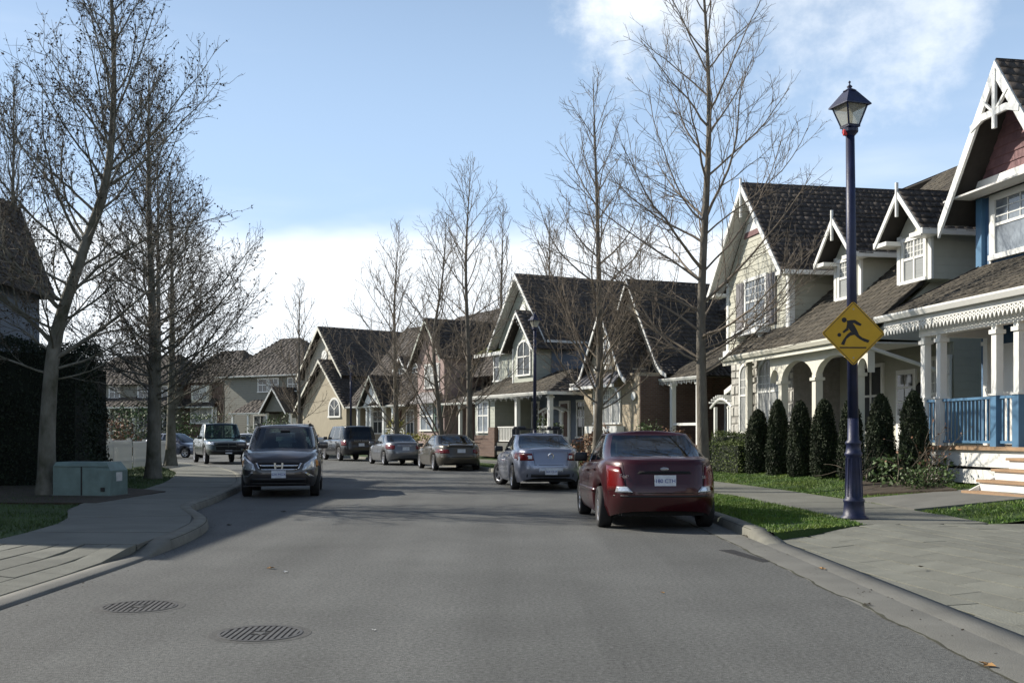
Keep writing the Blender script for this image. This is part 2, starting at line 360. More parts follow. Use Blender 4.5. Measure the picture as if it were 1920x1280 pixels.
# sloped kerb end between the two
pc = clip_y(CR, AP-.4, AP+.5); 
def ramped(name, poly, sectA, sectB, m, side):
    n = len(poly); V = []; t = np.linspace(0, 1, n)
    for (o0, z0), (o1, z1) in zip(sectA, sectB):
        for i in range(n):
            off = o0+(o1-o0)*t[i]; P = offset(poly, off*side)[i]; V.append((P[0], P[1], z0+(z1-z0)*t[i]))
    F = [(j*n+i, j*n+i+1, (j+1)*n+i+1, (j+1)*n+i) for j in range(len(sectA)-1) for i in range(n-1)]
    if side > 0: F = [f[::-1] for f in F]
    return props(np_obj(name, V, F, m), kind='structure')
ramped('curb', resample(pc, 8), [(-.015, 0), (.03, .016), (.10, .022), (.25, .026), (.25, -.02)], [(-.015, 0), (.0, .10), (.03, .132), (.20, .138), (.20, .0)], 'curb_stone', 1)
def slant(sect, starts, y1, name, m, n=150):       # strip whose near end runs at a slant
    V = []
    for (off, z), y0 in zip(sect, starts): V.append(np.column_stack([resample(clip_y(offset(CR, off), y0, y1), n), np.full(n, z)]))
    V = np.vstack(V); F = [(j*n+i, (j+1)*n+i, (j+1)*n+i+1, j*n+i+1) for j in range(len(sect)-1) for i in range(n-1)]
    o = props(np_obj(name, V, F, m), kind='structure'); k = len(sect)
    E_ = [tuple(V[j*n]) for j in range(k)]; b = MB(); b.add(E_+[(x+.01, y-.05, 0) for x, y, z in E_], [(j, j+k, j+k+1, j+1) for j in range(k-1)]); b.build('edge', m, o, fix=False)
    return o
verge = slant([(.20, .115), (.7, .14), (1.65, .145)], [AP+.02, AP+.34, AP+.98], 86, 'verge', 'grass_base')
AP2 = AP+1.0
walk_c = clip_y(CR, AP2, 86)
sw = strip('sidewalk', walk_c, [(1.65, .118), (3.45, .14)], 'joint_soil', 1)
lawn = strip('lawn', clip_y(CR, AP2, 70), [(3.45, .13), (3.9, .19), (4.6, .30), (5.6, .40), (9, .45), (32, .5)], 'grass_base', 1)
# pavement slabs, each its own piece
def slabs(parent, poly, o0, o1, za, zb, step, m, side, count):
    s = np.r_[0, np.cumsum(np.linalg.norm(np.diff(poly, axis=0), axis=1))]; pa, pb = offset(poly, o0*side), offset(poly, o1*side)
    at = lambda p, t: (np.interp(t, s, p[:, 0]), np.interp(t, s, p[:, 1]))
    k = 0; t = 0
    while t+step < s[-1] and k < count:
        t1 = t+step-.014; b = MB(); q = [at(pa, t+.007), at(pb, t+.007), at(pb, t1), at(pa, t1)]; zz = [za, zb, zb, za]; j = random.uniform(-.004, .004)
        b.add([(x, y, z+.02+j) for (x, y), z in zip(q, zz)]+[(x, y, z-.125) for (x, y), z in zip(q, zz)], [(0,1,2,3),(7,6,5,4),(0,4,5,1),(1,5,6,2),(2,6,7,3),(3,7,4,0)])
        b.build('paving_slab', m, parent); t += step; k += 1
slabs(sw, walk_c, 1.66, 3.44, .118, .14, 1.52, 'concrete_slab', 1, 44)
# right driveway apron of long pavers
def zdrive(x): t = min(max((x-3.5)/1.6, 0), 1); return .026+.125*t*t*(3-2*t)
xs_ = [3.48, 3.6, 3.75, 3.9, 4.1, 4.3, 4.5, 4.7, 4.9, 5.1, 6.5, 16]; V = [(x, y, zdrive(x)-.009) for x in xs_ for y in (-12, AP+min(max(x-3.47, 0)*.655, 1.0)+.02)]
drive = np_obj('driveway', V, [(2*i, 2*i+2, 2*i+3, 2*i+1) for i in range(len(xs_)-1)], 'joint_soil'); props(drive, kind='structure')
ang = R(8); ca, sa = math.cos(ang), math.sin(ang); W_, L_ = .31, .92; cnt = 0
rest = MB()
for i in range(-4, 36):
    for j in range(-3, 14):
        u0 = i*W_; v0 = j*L_+(.46 if i % 2 else 0)
        q = [(3.2+(u0+a)*ca-(5.2+v0+b)*sa+.9, (5.2+v0+b)*ca+(u0+a)*sa-.3) for a, b in ((.011, .003), (W_-.011, .003), (W_-.011, L_-.003), (.011, L_-.003))]
        pts = []
        xmin = lambda y: 3.50
        top = lambda x: AP+min(max(x-3.47, 0)*.655, 1.0)-.01
        q = [(max(x, 3.50), min(y, top(x))) for x, y in q]
        ar = abs(sum(q[k][0]*q[(k+1) % 4][1]-q[(k+1) % 4][0]*q[k][1] for k in range(4)))/2
        cx = sum(p[0] for p in q)/4; cy = sum(p[1] for p in q)/4
        if ar < .03 or cy < 4.0 or cx > 12: continue
        far_ = cx/max(cy, .1) > .54 or cy < 5.4 or cnt >= 300
        b = MB() if not far_ else rest; dz = random.uniform(-.003, .003)
        b.add([(x, y, zdrive(x)+dz) for x, y in q]+[(x, y, zdrive(x)-.05) for x, y in q], [(0,1,2,3),(7,6,5,4),(0,4,5,1),(1,5,6,2),(2,6,7,3),(3,7,4,0)])
        if not far_: b.build('paver', 'paver', drive); cnt += 1
props(rest.build('pavers', 'paver', drive, fix=False), kind='stuff')
# left side: kerb, pavement, driveway apron, grass
curb_blocks('curb', clip_y(CL, 13.0, 70), -1)
strip('curb', clip_y(CL, -13.5, 12.1), [(-.015, 0), (.0, .022), (.02, .030), (.12, .034), (.22, .034), (.22, -.02)], 'concrete', -1)
ramped('curb', resample(clip_y(CL, 12.1, 13.0), 8), [(-.015, 0), (.0, .022), (.02, .030), (.06, .032), (.22, .034), (.22, -.02)], [(-.015, 0), (.0, .10), (.03, .132), (.06, .138), (.20, .138), (.20, .0)], 'curb_stone', -1)
WL = spline([(-4.1, 12.6), (-4.3, 14.6), (-4.7, 17), (-5.3, 20), (-6.3, 24), (-7.3, 28.5), (-8.6, 33.5), (-11, 40), (-14, 46.5), (-18.5, 53), (-25.5, 60)], 8)
lawn_l = strip('lawn', clip_y(CL, 12.3, 64), [(1.55, .095), (2.6, .12), (9, .16), (70, .2)], 'grass_base', -1)
pav_l = strip('sidewalk', clip_y(CL, 12.3, 56), [(.20, .112), (2.0, .126)], 'concrete', -1)
slabs(pav_l, clip_y(CL, 12.35, 56), .21, 2.0, .112, .126, 1.5, 'concrete_slab', -1, 34)
zl_ = lambda x: .036+.105*min(max((-4.33-x)/1.1, 0), 1)
xs_ = [-4.32, -4.6, -4.9, -5.2, -5.45, -8, -16]; V = [(x, y, zl_(x)-.010) for x in xs_ for y in (-12, 12.28)]
drl = np_obj('driveway', V, [(2*i, 2*i+1, 2*i+3, 2*i+2) for i in range(len(xs_)-1)], 'joint_soil'); props(drl, kind='structure')
cnt = 0
for i in range(20):
    for j in range(11):
        x1 = -4.34-i*.30; x0 = x1-.276; y0 = 3.5+j*.86+(.43 if i % 2 else 0); y1 = min(y0+.855, 12.30)
        if y1-y0 < .1 or x0/y1 < -.95: continue
        z = lambda x: .036+.105*min(max((-4.33-x)/1.1, 0), 1); dz = random.uniform(-.004, .004)
        b = MB(); q = [(x0, y0), (x1, y0), (x1, y1), (x0, y1)]
        zz_ = lambda x, y: max(z(x), .036+.098*min(max((y-11.1)/1.1, 0), 1))
        b.add([(x, y, zz_(x, y)+dz) for x, y in q]+[(x, y, z(x)-.06) for x, y in q], [(0,1,2,3),(7,6,5,4),(0,4,5,1),(1,5,6,2),(2,6,7,3),(3,7,4,0)])
        b.build('paver', 'paver', drl)
# path to the blue porch, planting beds
b = MB(); b.slab([(6.62, 17.55, .175), (8.55, 17.0, .42), (8.35, 19.3, .42), (6.55, 20.4, .175)], (0, 0, -.12)); props(b.build('path', 'concrete'), kind='structure')
b = MB(); b.slab([(6.75, 21.0, .23), (8.05, 19.3, .41), (8.5, 21.5, .43), (8.35, 23.2, .44), (7.6, 23.6, .36), (7.2, 22.6, .31)], (0, 0, -.06)); props(b.build('planting_bed', 'soil'), kind='structure')
b = MB(); b.slab([(-7.6, 19.5, .152), (-7.6, 23.4, .158), (-14, 30, .18), (-16, 30, .19), (-16, 19.5, .18)], (0, 0, -.04)); props(b.build('planting_bed', 'soil'), kind='structure')
# dark patch beside the gutter
b = MB(); b.slab([(2.50, 12.9, .004), (2.68, 12.95, .004), (2.86, 11.75, .004), (2.74, 11.7, .004)], (0, 0, -.01)); props(b.build('asphalt_patch', 'iron'), kind='structure')

# grass blades
def blades(name, pts, h, m, seed, parent):
    rng = np.random.default_rng(seed); nz = np.array([noise.noise((p[0]*1.7, p[1]*1.7, seed))+.5*noise.noise((p[0]*6, p[1]*6, 3)) for p in pts]); pts = pts[rng.uniform(-.75, .25, len(pts)) < nz]; pts = pts+np.column_stack([rng.normal(0, .03, (len(pts), 2)), np.zeros(len(pts))]); n = len(pts); a = rng.uniform(0, 2*np.pi, n); hh = h*rng.uniform(.5, 1.25, n); w = .006*rng.uniform(.7, 1.6, n)
    lean = rng.normal(0, .45, (n, 2))*hh[:, None]; V = np.zeros((n, 3, 3))
    V[:, 0] = pts+np.column_stack([np.cos(a)*w, np.sin(a)*w, np.zeros(n)]); V[:, 1] = pts-np.column_stack([np.cos(a)*w, np.sin(a)*w, np.zeros(n)])
    V[:, 2] = pts+np.column_stack([lean, hh])
    o = np_obj(name, V.reshape(-1, 3), np.arange(3*n).reshape(-1, 3), m, parent); props(o, kind='stuff'); return o
def scatter_strip(poly, o0, o1, zf, dens, seed, side):
    rng = np.random.default_rng(seed); s = np.r_[0, np.cumsum(np.linalg.norm(np.diff(poly, axis=0), axis=1))]; n = int(s[-1]*(o1-o0)*dens)
    t = rng.uniform(0, s[-1], n); off = rng.uniform(o0, o1, n); d = np.gradient(poly, axis=0); d /= np.linalg.norm(d, axis=1)[:, None]
    px, py = np.interp(t, s, poly[:, 0]), np.interp(t, s, poly[:, 1]); dx, dy = np.interp(t, s, d[:, 0]), np.interp(t, s, d[:, 1])
    return np.column_stack([px+dy*off*side, py-dx*off*side, zf(off)])
vp_ = scatter_strip(clip_y(CR, AP, 22), .19, 1.70, lambda o: .12+.02*np.minimum(1, (o-.2)*2), 2600, 1, 1); vp_ = vp_[vp_[:, 1] > AP-.02+np.clip(vp_[:, 0]-3.42, 0, 2)*.66]
blades('grass_blades', vp_, .036, 'grass_blade', 2, verge)
blades('grass_blades', scatter_strip(clip_y(CR, 22, 45), .22, 1.66, lambda o: .13+0*o, 500, 3, 1), .04, 'grass_blade', 4, verge)
pl = scatter_strip(clip_y(CR, AP2+.02, 34), 3.41, 6.9, lambda o: np.interp(o, [3.45, 3.9, 4.6, 5.6, 9], [.13, .19, .30, .40, .45]), 1500, 5, 1)
def inpoly(p, poly):
    r = np.zeros(len(p), bool); j = len(poly)-1
    for i in range(len(poly)):
        xi, yi = poly[i]; xj, yj = poly[j]
        r ^= ((yi > p[:, 1]) != (yj > p[:, 1])) & (p[:, 0] < (xj-xi)*(p[:, 1]-yi)/(yj-yi+1e-12)+xi); j = i
    return r
pl = pl[~inpoly(pl, [(6.55, 17.55), (8.6, 17.0), (8.4, 19.3), (6.55, 20.4)])]
pl = pl[~inpoly(pl, [(6.75, 21.0), (8.05, 19.3), (8.5, 21.5), (8.35, 23.2), (7.6, 23.6), (7.2, 22.6)])]
blades('grass_blades', pl, .038, 'grass_blade', 6, lawn)
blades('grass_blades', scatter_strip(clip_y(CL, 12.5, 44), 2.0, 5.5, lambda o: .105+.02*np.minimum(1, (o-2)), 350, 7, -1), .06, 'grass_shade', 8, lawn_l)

# worn seam between asphalt and gutter, grit and leaf crumbs lying against the kerbs
rg = np.random.default_rng(12); sp_ = resample(clip_y(CR, 4, 26), 260); a_ = offset(sp_, -.40); wv = np.convolve(rg.normal(0, .03, 260), np.ones(5)/5, 'same'); ww = .006+.012*np.abs(np.convolve(rg.normal(0, 1, 260), np.ones(4)/4, 'same'))
V = np.vstack([np.column_stack([a_[:, 0]+wv-ww, a_[:, 1], np.full(260, .0052)]), np.column_stack([a_[:, 0]+wv+ww, a_[:, 1], np.full(260, .0052)])]); props(np_obj('road_seam', V, [(i, 260+i, 261+i, i+1) for i in range(259)], 'joint_soil'), kind='structure')
def crumbs(name, poly, o0, o1, z, n, seed, side, m, s):
    g = np.random.default_rng(seed); p = scatter_strip(poly, o0, o1, lambda o: z+0*o, n, seed, side); k = len(p); a = g.uniform(0, 6.28, k); L = s*g.uniform(.4, 1.5, k)
    d = np.column_stack([np.cos(a)*L, np.sin(a)*L, g.uniform(0, .5, k)*L]); e = np.column_stack([-np.sin(a)*L*.5, np.cos(a)*L*.5, g.uniform(0, .4, k)*L])
    V = np.stack([p-d*.5, p+e*.5, p+d*.5, p-e*.5], 1).reshape(-1, 3); V[:, 2] = np.maximum(V[:, 2], z+.001); props(np_obj(name, V, np.arange(4*k).reshape(-1, 4), m), 'crumbs of leaf and grit lying along the curb', 'litter', kind='stuff')
crumbs('leaf_litter', clip_y(CR, 6, 24), -.34, -.02, .006, 26, 21, 1, 'dry_leaf', .028)
crumbs('leaf_litter', clip_y(CL, 6, 26), -.30, -.01, .002, 24, 22, -1, 'dry_leaf', .028)
crumbs('road_grit', clip_y(CR, 5, 20), -7.0, -.4, .001, 4, 23, 1, 'joint_soil', .014)
# ---------------------------------------------------------------- house helpers (facade coordinates: x right, y inward, z up)
def house(name, O, phi, label):
    return empty(name, (O[0], O[1], 0), R(phi-90), label, 'house')
def wall(root, poly, y0, y1, m, name='wall'): return MB().prism(poly, y0, y1).build(name, m, root)
def roof(root, pts, ex=.24, wid=.22, m='shake', indiv=0, thick=.08, seed=0, name='roof'):
    P = np.array(pts, float); e = P[1]-P[0]; e /= np.linalg.norm(e); q = P[-1]-P[0]; t = q-e*(q@e); t /= np.linalg.norm(t); n = np.cross(e, t)
    if n[2] < 0: n = -n
    b = MB().slab([tuple(p-n*.004) for p in P], tuple(-n*thick)); ro = b.build(name, 'roof_deck', root)
    poly = [((p-P[0])@e, (p-P[0])@t) for p in P]; tmin = min(p[1] for p in poly); tmax = max(p[1] for p in poly)
    rng = random.Random(seed+len(pts)+int(abs(P[0][0])*100)); S = []
    k = 0; tt = tmin-.05
    while tt < tmax:
        xs = []; th = min(max(tt+ex*.5, tmin+.005), tmax-.005)
        for i in range(len(poly)):
            a, c = poly[i], poly[(i+1) % len(poly)]
            if (a[1] > th) != (c[1] > th): xs.append(a[0]+(c[0]-a[0])*(th-a[1])/(c[1]-a[1]))
        if len(xs) >= 2:
            s, s1 = min(xs)-.02, max(xs)+.02
            while s < s1-.03:
                w = wid*rng.uniform(.55, 1.5); S.append((s, min(s+w, s1)-.008, tt+rng.uniform(-.018, .018), rng.uniform(.018, .038))); s += w
        tt += ex
    S = np.array(S)
    if not len(S): return ro
    t1 = np.minimum(S[:, 2]+ex*1.2, tmax+.03)
    def boxes(S, t1):
        c = np.zeros((len(S), 8, 3)); sv = [S[:, 0], S[:, 1], S[:, 1], S[:, 0]]*2; tv = [S[:, 2], S[:, 2], t1, t1]*2; h = [0*t1-.003]*4+[S[:, 3], S[:, 3], 0*t1+.006, 0*t1+.006]
        for i in range(8): c[:, i] = P[0]+sv[i][:, None]*e+tv[i][:, None]*t+h[i][:, None]*n
        return c
    c = boxes(S, t1); FQ = np.array([(4,5,6,7),(0,1,5,4),(1,2,6,5),(2,3,7,6),(3,0,4,7)])
    if np.dot(np.cross(e, t), n) < 0: FQ = FQ[:, ::-1]
    pick = np.zeros(len(S), bool)
    if indiv:
        M = np.array(root.matrix_basis); wc = c.mean(1)@M[:3, :3].T+M[:3, 3]
        vis = (wc[:, 0]/wc[:, 1] < .47) & (wc[:, 0]/wc[:, 1] > -.47); dd = np.where(vis, np.linalg.norm(wc, axis=1), 1e9)
        pick[np.argsort(dd)[:indiv]] = True
        for cc in c[pick]: np_obj('shake', cc, FQ, m, ro)
    r = c[~pick]
    if len(r):
        F = (np.arange(len(r))[:, None, None]*8+FQ[None]).reshape(-1, 4); props(np_obj('shakes', r.reshape(-1, 3), F, m, ro), kind='stuff')
    return ro
def gable_roof(root, xc, half, ze, za, y0, y1, barge='white_paint', bw=.24, bt=.05, m='shake', ex=.24, wid=.22, indiv=(0, 0), sides=(1, 1), lights=False, seed=0, flare=0):
    for s, ind, on in ((-1, indiv[0], sides[0]), (1, indiv[1], sides[1])):
        if not on: continue
        xe = xc+s*half
        if flare:
            xm, zm = xc+s*half*.80, za+(ze-za)*.86
            roof(root, [(xm, y0, zm), (xm, y1, zm), (xc, y1, za), (xc, y0, za)], ex, wid, m, ind, seed=seed)
            roof(root, [(xe+s*flare, y0, ze-.02), (xe+s*flare, y1, ze-.02), (xm, y1, zm), (xm, y0, zm)], ex, wid, m, 0, seed=seed+5)
            path = [(xc, za), (xm, zm), ((xm+xe)/2+s*.08, (zm+ze)/2-.10), (xe+s*flare, ze)]
        else:
            roof(root, [(xe, y0, ze), (xe, y1, ze), (xc, y1, za), (xc, y0, za)], ex, wid, m, ind, seed=seed+s); path = [(xc, za), (xe, ze)]
        if barge:
            for i in range(len(path)-1):
                (xa, z0), (xb, z1) = path[i], path[i+1]
                MB().slab([(xa, y0-bt, z0-.02), (xb, y0-bt, z1-.02), (xb, y0-bt, z1-.02-bw), (xa, y0-bt, z0-.02-bw*1.15)], (0, bt-.003, 0)).build('bargeboard', barge, root)
        if lights:
            b = MB(); L = math.hypot(half, za-ze); n = int(L/.22)
            for k in range(n):
                f = (k+.5)/n; x = xc+s*half*f; z = za+(ze-za)*f-.30; b.lathe([(.018, -.05), (.03, 0), (.012, .05)], 5, (x, y0-bt-.03, z))
            props(b.build('string_lights', 'paper_white', root), kind='stuff')
def window(root, x0, x1, z0, z1, y, cols=2, rows=0, trim=.10, frame='white_paint', pane='window_dark', arch=0, sash=True, sill=True, upper=.45, proud=.05):
    b = MB(); 
    ya, yb = y-proud, y+.01
    if arch:
        xc, hw = (x0+x1)/2, (x1-x0)/2; n = 14; inn = [(xc-hw*math.cos(math.pi*i/n), z1-arch+arch*math.sin(math.pi*i/n)) for i in range(n+1)]
        out = [(xc-(hw+trim)*math.cos(math.pi*i/n), z1-arch+(arch+trim)*math.sin(math.pi*i/n)) for i in range(n+1)]
        for i in range(n): b.prism([inn[i], inn[i+1], out[i+1], out[i]], ya, yb)
        zt = z1-arch
        b.box((x0-trim, ya, z0), (x0, yb, zt)); b.box((x1, ya, z0), (x1+trim, yb, zt))
    else:
        b.box((x0-trim, ya, z0), (x0, yb, z1)); b.box((x1, ya, z0), (x1+trim, yb, z1)); b.box((x0-trim-.02, ya-.01, z1), (x1+trim+.02, yb, z1+trim))
    b.box((x0-trim-(.04 if sill else 0), ya-(.04 if sill else 0), z0-trim*.8), (x1+trim+(.04 if sill else 0), yb, z0))
    w = b.build('window', frame, root)
    g = MB(); yg0, yg1 = y-proud*.75, y-.012
    n = max(1, cols); cw = (x1-x0)/n; zs = z0+(z1-z0)*(1-upper)
    for i in range(1, n): g.box((x0+i*cw-.028, yg0, z0), (x0+i*cw+.028, yg1, z1-(arch*.05 if arch else 0)))
    if sash: g.box((x0, yg0, zs-.03), (x1, yg1, zs+.03))
    if rows:
        for i in range(n):
            for k in (1, 2): g.box((x0+i*cw+cw*k/3-.010, yg0+.008, zs), (x0+i*cw+cw*k/3+.010, yg1, z1-arch*.25))
        for k in range(1, rows): g.box((x0, yg0+.010, zs+(z1-zs-arch*.6)*k/rows-.010), (x1, yg1, zs+(z1-zs-arch*.6)*k/rows+.010))
    if g.v: g.build('glazing_bars', frame, w)
    yp = y-.014
    if arch:
        xc, hw = (x0+x1)/2, (x1-x0)/2; pl = [(x0, z0), (x1, z0)]+[(xc+hw*math.cos(math.pi*i/12), z1-arch+arch*math.sin(math.pi*i/12)) for i in range(13)]
        MB().prism(pl, yp, y+.004).build('pane', pane, w)
    else:
        parts = [(z0, zs-.03), (zs+.03, z1)] if sash else [(z0, z1)]
        for i in range(n):
            for za, zb in parts: MB().box((x0+i*cw, yp, za), (x0+(i+1)*cw, y+.004, zb)).build('pane', pane, w)
    return w
def gutter(root, x0, x1, y, z, m='white_paint', h=.12, d=.12):
    b = MB(); b.add([(x, yy, zz) for x in (x0, x1) for yy, zz in ((y, z-h), (y-d*.6, z-h), (y-d, z-h*.3), (y-d, z), (y, z))], [(0,1,2,3,4), (9,8,7,6,5)]+[(i, i+5, (i+1) % 5+5, (i+1) % 5) for i in range(5)])
    return b.build('gutter', m, root)
def boxpart(root, a, b_, m, name, bevel=0): return MB().box(a, b_).build(name, m, root, bevel=bevel)
def post(root, x, y, z0, z1, w=.14, m='white_paint', cap=True, base=None, zsplit=None, name='porch_post'):
    b = MB(); b.box((x-w/2, y-w/2, z0), (x+w/2, y+w/2, z1))
    if cap: b.box((x-w*.72, y-w*.72, z1-.16), (x+w*.72, y+w*.72, z1-.08))
    o = b.build(name, m, root)
    if zsplit:
        MB().box((x-w*.62, y-w*.62, z0), (x+w*.62, y+w*.62, zsplit)).build('post_base', base, o)
        MB().box((x-w*.75, y-w*.75, zsplit), (x+w*.75, y+w*.75, zsplit+.04)).build('post_cap', m, o)
    return o
def railing(root, x0, x1, y, z0, z1, m, step=.125, bw=.035):
    r = MB().box((x0, y-.045, z1-.05), (x1, y+.045, z1)).build('railing', m, root); MB().box((x0, y-.03, z0+.06), (x1, y+.03, z0+.11)).build('bottom_rail', m, r)
    n = int((x1-x0)/step); me = None
    for i in range(n):
        x = x0+(i+.5)*(x1-x0)/n
        if me is None:
            o = MB().box((-bw/2, -bw/2, z0+.11), (bw/2, bw/2, z1-.05)).build('baluster', m, r); me = o.data
        else: o = link(bpy.data.objects.new('baluster', me), r)
        o.location = (x, y, 0)
    return r
def boards(root, y, z0, z1, xr, m, pitch=.19, name='siding_board', face=-1):
    z = z0
    while z < z1-.03:
        zz = min(z+pitch+.02, z1); a, c = xr(z+.01), xr(zz-.01)
        if a[1]-a[0] > .08:
            d = face*.022; e = face*.006
            MB().add([(a[0], y+d, z), (a[1], y+d, z), (c[1], y+e, zz), (c[0], y+e, zz), (a[0], y, z), (a[1], y, z), (c[1], y, zz), (c[0], y, zz)],
                     [(0,1,2,3),(7,6,5,4),(0,4,5,1),(1,5,6,2),(2,6,7,3),(3,7,4,0)]).build(name, m, root)
        z += pitch

# ---------------------------------------------------------------- A: the blue house with the lace-trimmed porch
A = house('house', (8.72, 22.5), 10, 'blue house with maroon shingled gable and white lace trimmed porch')
HX = 1.04
wall(A, [(-.45, 1.2), (5.6, 1.2), (5.6, 6.55), (-.45, 6.55)], 1.6, 8, 'blue_siding')
wall(A, [(HX-1.58, 6.55), (HX+1.58, 6.55), (HX, 8.82)], 1.55, 7.5, 'maroon_shingle')
# maroon shingles, one by one
def apexx(z): f = (8.86-z)/(8.86-6.55); return HX-1.62*f, HX+1.62*f
z = 6.86; k = 0; n_sh = 0
while z < 8.8:
    xa, xb = apexx(z+.08); x = xa+(.0 if k % 2 else -.07)
    while x < xb:
        a, c = max(x, xa), min(x+.145, xb)
        if c-a > .03 and n_sh < 300:
            MB().add([(a, 1.515, z), (c, 1.515, z), (c, 1.542, z+.22), (a, 1.542, z+.22), (a, 1.548, z), (c, 1.548, z), (c, 1.548, z+.22), (a, 1.548, z+.22)],
                     [(0,1,2,3),(7,6,5,4),(0,4,5,1),(1,5,6,2),(2,6,7,3),(3,7,4,0)]).build('shingle', 'maroon_shingle', A); n_sh += 1
        x += .15
    z += .195; k += 1
boxpart(A, (-.92, .98, 6.50), (3.0, 1.62, 6.54), 'soffit', 'soffit')
boxpart(A, (-.86, 1.44, 6.50), (2.94, 1.545, 6.86), 'white_paint', 'trim_board')
gable_roof(A, HX, 2.02, 6.06, 9.00, .95, 9, bw=.30, bt=.06, indiv=(0, 0), seed=1)
# soffit boards under the rakes
for s in (-1, 1): MB().slab([(HX, .97, 8.88), (HX+s*1.96, .97, 6.03), (HX+s*1.96, 1.6, 6.03), (HX, 1.6, 8.88)], (0, 0, -.02)).build('soffit', 'soffit', A)
# fretwork in the peak: collar, king post, two struts
b = MB(); b.prism([(HX-.78, 7.72), (HX-.4, 7.86), (HX+.4, 7.86), (HX+.78, 7.72), (HX+.8, 7.86), (HX+.4, 8.0), (HX-.4, 8.0), (HX-.8, 7.86)], .87, .93); b.build('collar_brace', 'white_paint', A)
boxpart(A, (HX-.05, .865, 7.6), (HX+.05, .925, 8.8), 'white_paint', 'king_post')
for s in (-1, 1): MB().bar((HX, .90, 7.92), (HX+s*.42, .90, 8.28), .05, .06, (0, 1, 0)).build('strut', 'white_paint', A)
boxpart(A, (-.50, 1.50, 4.9), (-.30, 1.64, 6.5), 'blue_paint', 'corner_board')
boxpart(A, (-.12, 1.56, 4.95), (-.06, 1.62, 6.5), 'white_paint', 'corner_board')
window(A, .10, 2.55, 5.22, 6.36, 1.59, 2, 3, .14, pane='window_sky')
# porch roof with its wrapped end
roof(A, [(-1.12, -.42, 3.97), (7.5, -.42, 3.97), (7.5, 1.62, 5.06), (-.40, 1.62, 5.06)], .20, .17, 'shake_moss', 300, seed=3)
MB().slab([(-1.12, -.42, 3.93), (-.40, 1.62, 5.03), (-.40, 6.5, 5.03), (-1.5, 6.5, 3.93)], (0, 0, -.08)).build('roof', 'roof_deck', A)
MB().bar((-1.10, -.40, 4.0), (-.40, 1.62, 5.08), .10, .04).build('hip_cap', 'shake', A)
gutter(A, -1.16, 7.5, -.42, 3.98, h=.13, d=.13)
boxpart(A, (-1.02, -.38, 3.74), (7.4, -.33, 3.85), 'white_paint', 'fascia')
boxpart(A, (-1.0, -.33, 3.72), (7.4, .5, 3.76), 'soffit', 'soffit')
boxpart(A, (-.08, -.10, 3.45), (6.6, .10, 3.72), 'white_paint', 'porch_beam')
boxpart(A, (-.08, .10, 3.45), (.10, 1.6, 3.72), 'white_paint', 'porch_beam')
b = MB()   # lace: a run of pierced scallops
for i in range(62):
    x = -.98+i*.125
    for dx, dz, r in ((0, 3.66, .05), (.062, 3.70, .045)):
        c = (x+dx, -.365, dz); n = 9
        for a in range(n):
            t0, t1 = 2*math.pi*a/n, 2*math.pi*(a+1)/n
            b.prism([(c[0]+r*math.cos(t0), c[2]+r*math.sin(t0)), (c[0]+r*math.cos(t1), c[2]+r*math.sin(t1)), (c[0]+r*.42*math.cos(t1), c[2]+r*.42*math.sin(t1)), (c[0]+r*.42*math.cos(t0), c[2]+r*.42*math.sin(t0))], -.375, -.355)
    b.prism([(x-.03, 3.62), (x+.03, 3.62), (x, 3.55)], -.375, -.355)
b.build('lace_trim', 'white_paint', A, fix=False)
boxpart(A, (-.12, -.16, 1.10), (7, 1.6, 1.17), 'deck_wood', 'porch_deck')
boxpart(A, (-.06, -.08, .78), (3.5, -.03, 1.10), 'white_paint', 'skirt_board'); boxpart(A, (0, -.05, .45), (3.5, .0, .72), 'white_paint', 'skirt_board')
boxpart(A, (-.04, .0, .35), (7, 1.6, 1.08), 'underbody', 'foundation')
boxpart(A, (-.06, -.03, .45), (-.02, 1.6, 1.10), 'white_paint', 'skirt_board')
for x in (0.02, .60, 2.44, 3.10, 5.0): post(A, x, .0, 1.17, 3.45, .15, 'white_paint', True, 'white_paint' if x < .7 else 'blue_paint', 2.13)
post(A, .02, 1.45, 1.17, 3.45, .15)
railing(A, .12, .52, 0, 1.17, 2.12, 'blue_paint'); railing(A, .70, 2.34, 0, 1.17, 2.12, 'blue_paint'); railing(A, 2.54, 3.0, 0, 1.17, 2.12, 'blue_paint')
window(A, 1.0, 2.0, 1.7, 3.3, 1.59, 2, 0, .12); MB().box((2.75, 1.42, 1.17), (3.5, 1.6, 3.6)).build('chimney', 'tan_brick', A)
window(A, 4.3, 5.2, 1.5, 3.3, 1.59, 2, 0, .12); boxpart(A, (.25, 1.54, 1.2), (.75, 1.6, 3.3), 'white_paint', 'door')
for i in range(4):
    z = .98-i*.19; y = -.16-i*.29
    boxpart(A, (3.42-.03, y-.33, z-.045), (6.5, y+.02, z), 'deck_wood', 'step_tread'); boxpart(A, (3.44, y-.29, z-.19), (6.5, y-.26, z-.045), 'white_paint', 'step_riser')
MB().prism([(0, .3), (1, .3), (0, 1)], 0, .01)
b = MB(); b.add([(3.40, -.1, .4), (3.40, -1.25, .4), (3.40, -.1, .95), (3.44, -.1, .4), (3.44, -1.25, .4), (3.44, -.1, .95)], [(0,1,2),(5,4,3),(0,3,4,1),(1,4,5,2),(2,5,3,0)]); b.build('stair_stringer', 'white_paint', A)

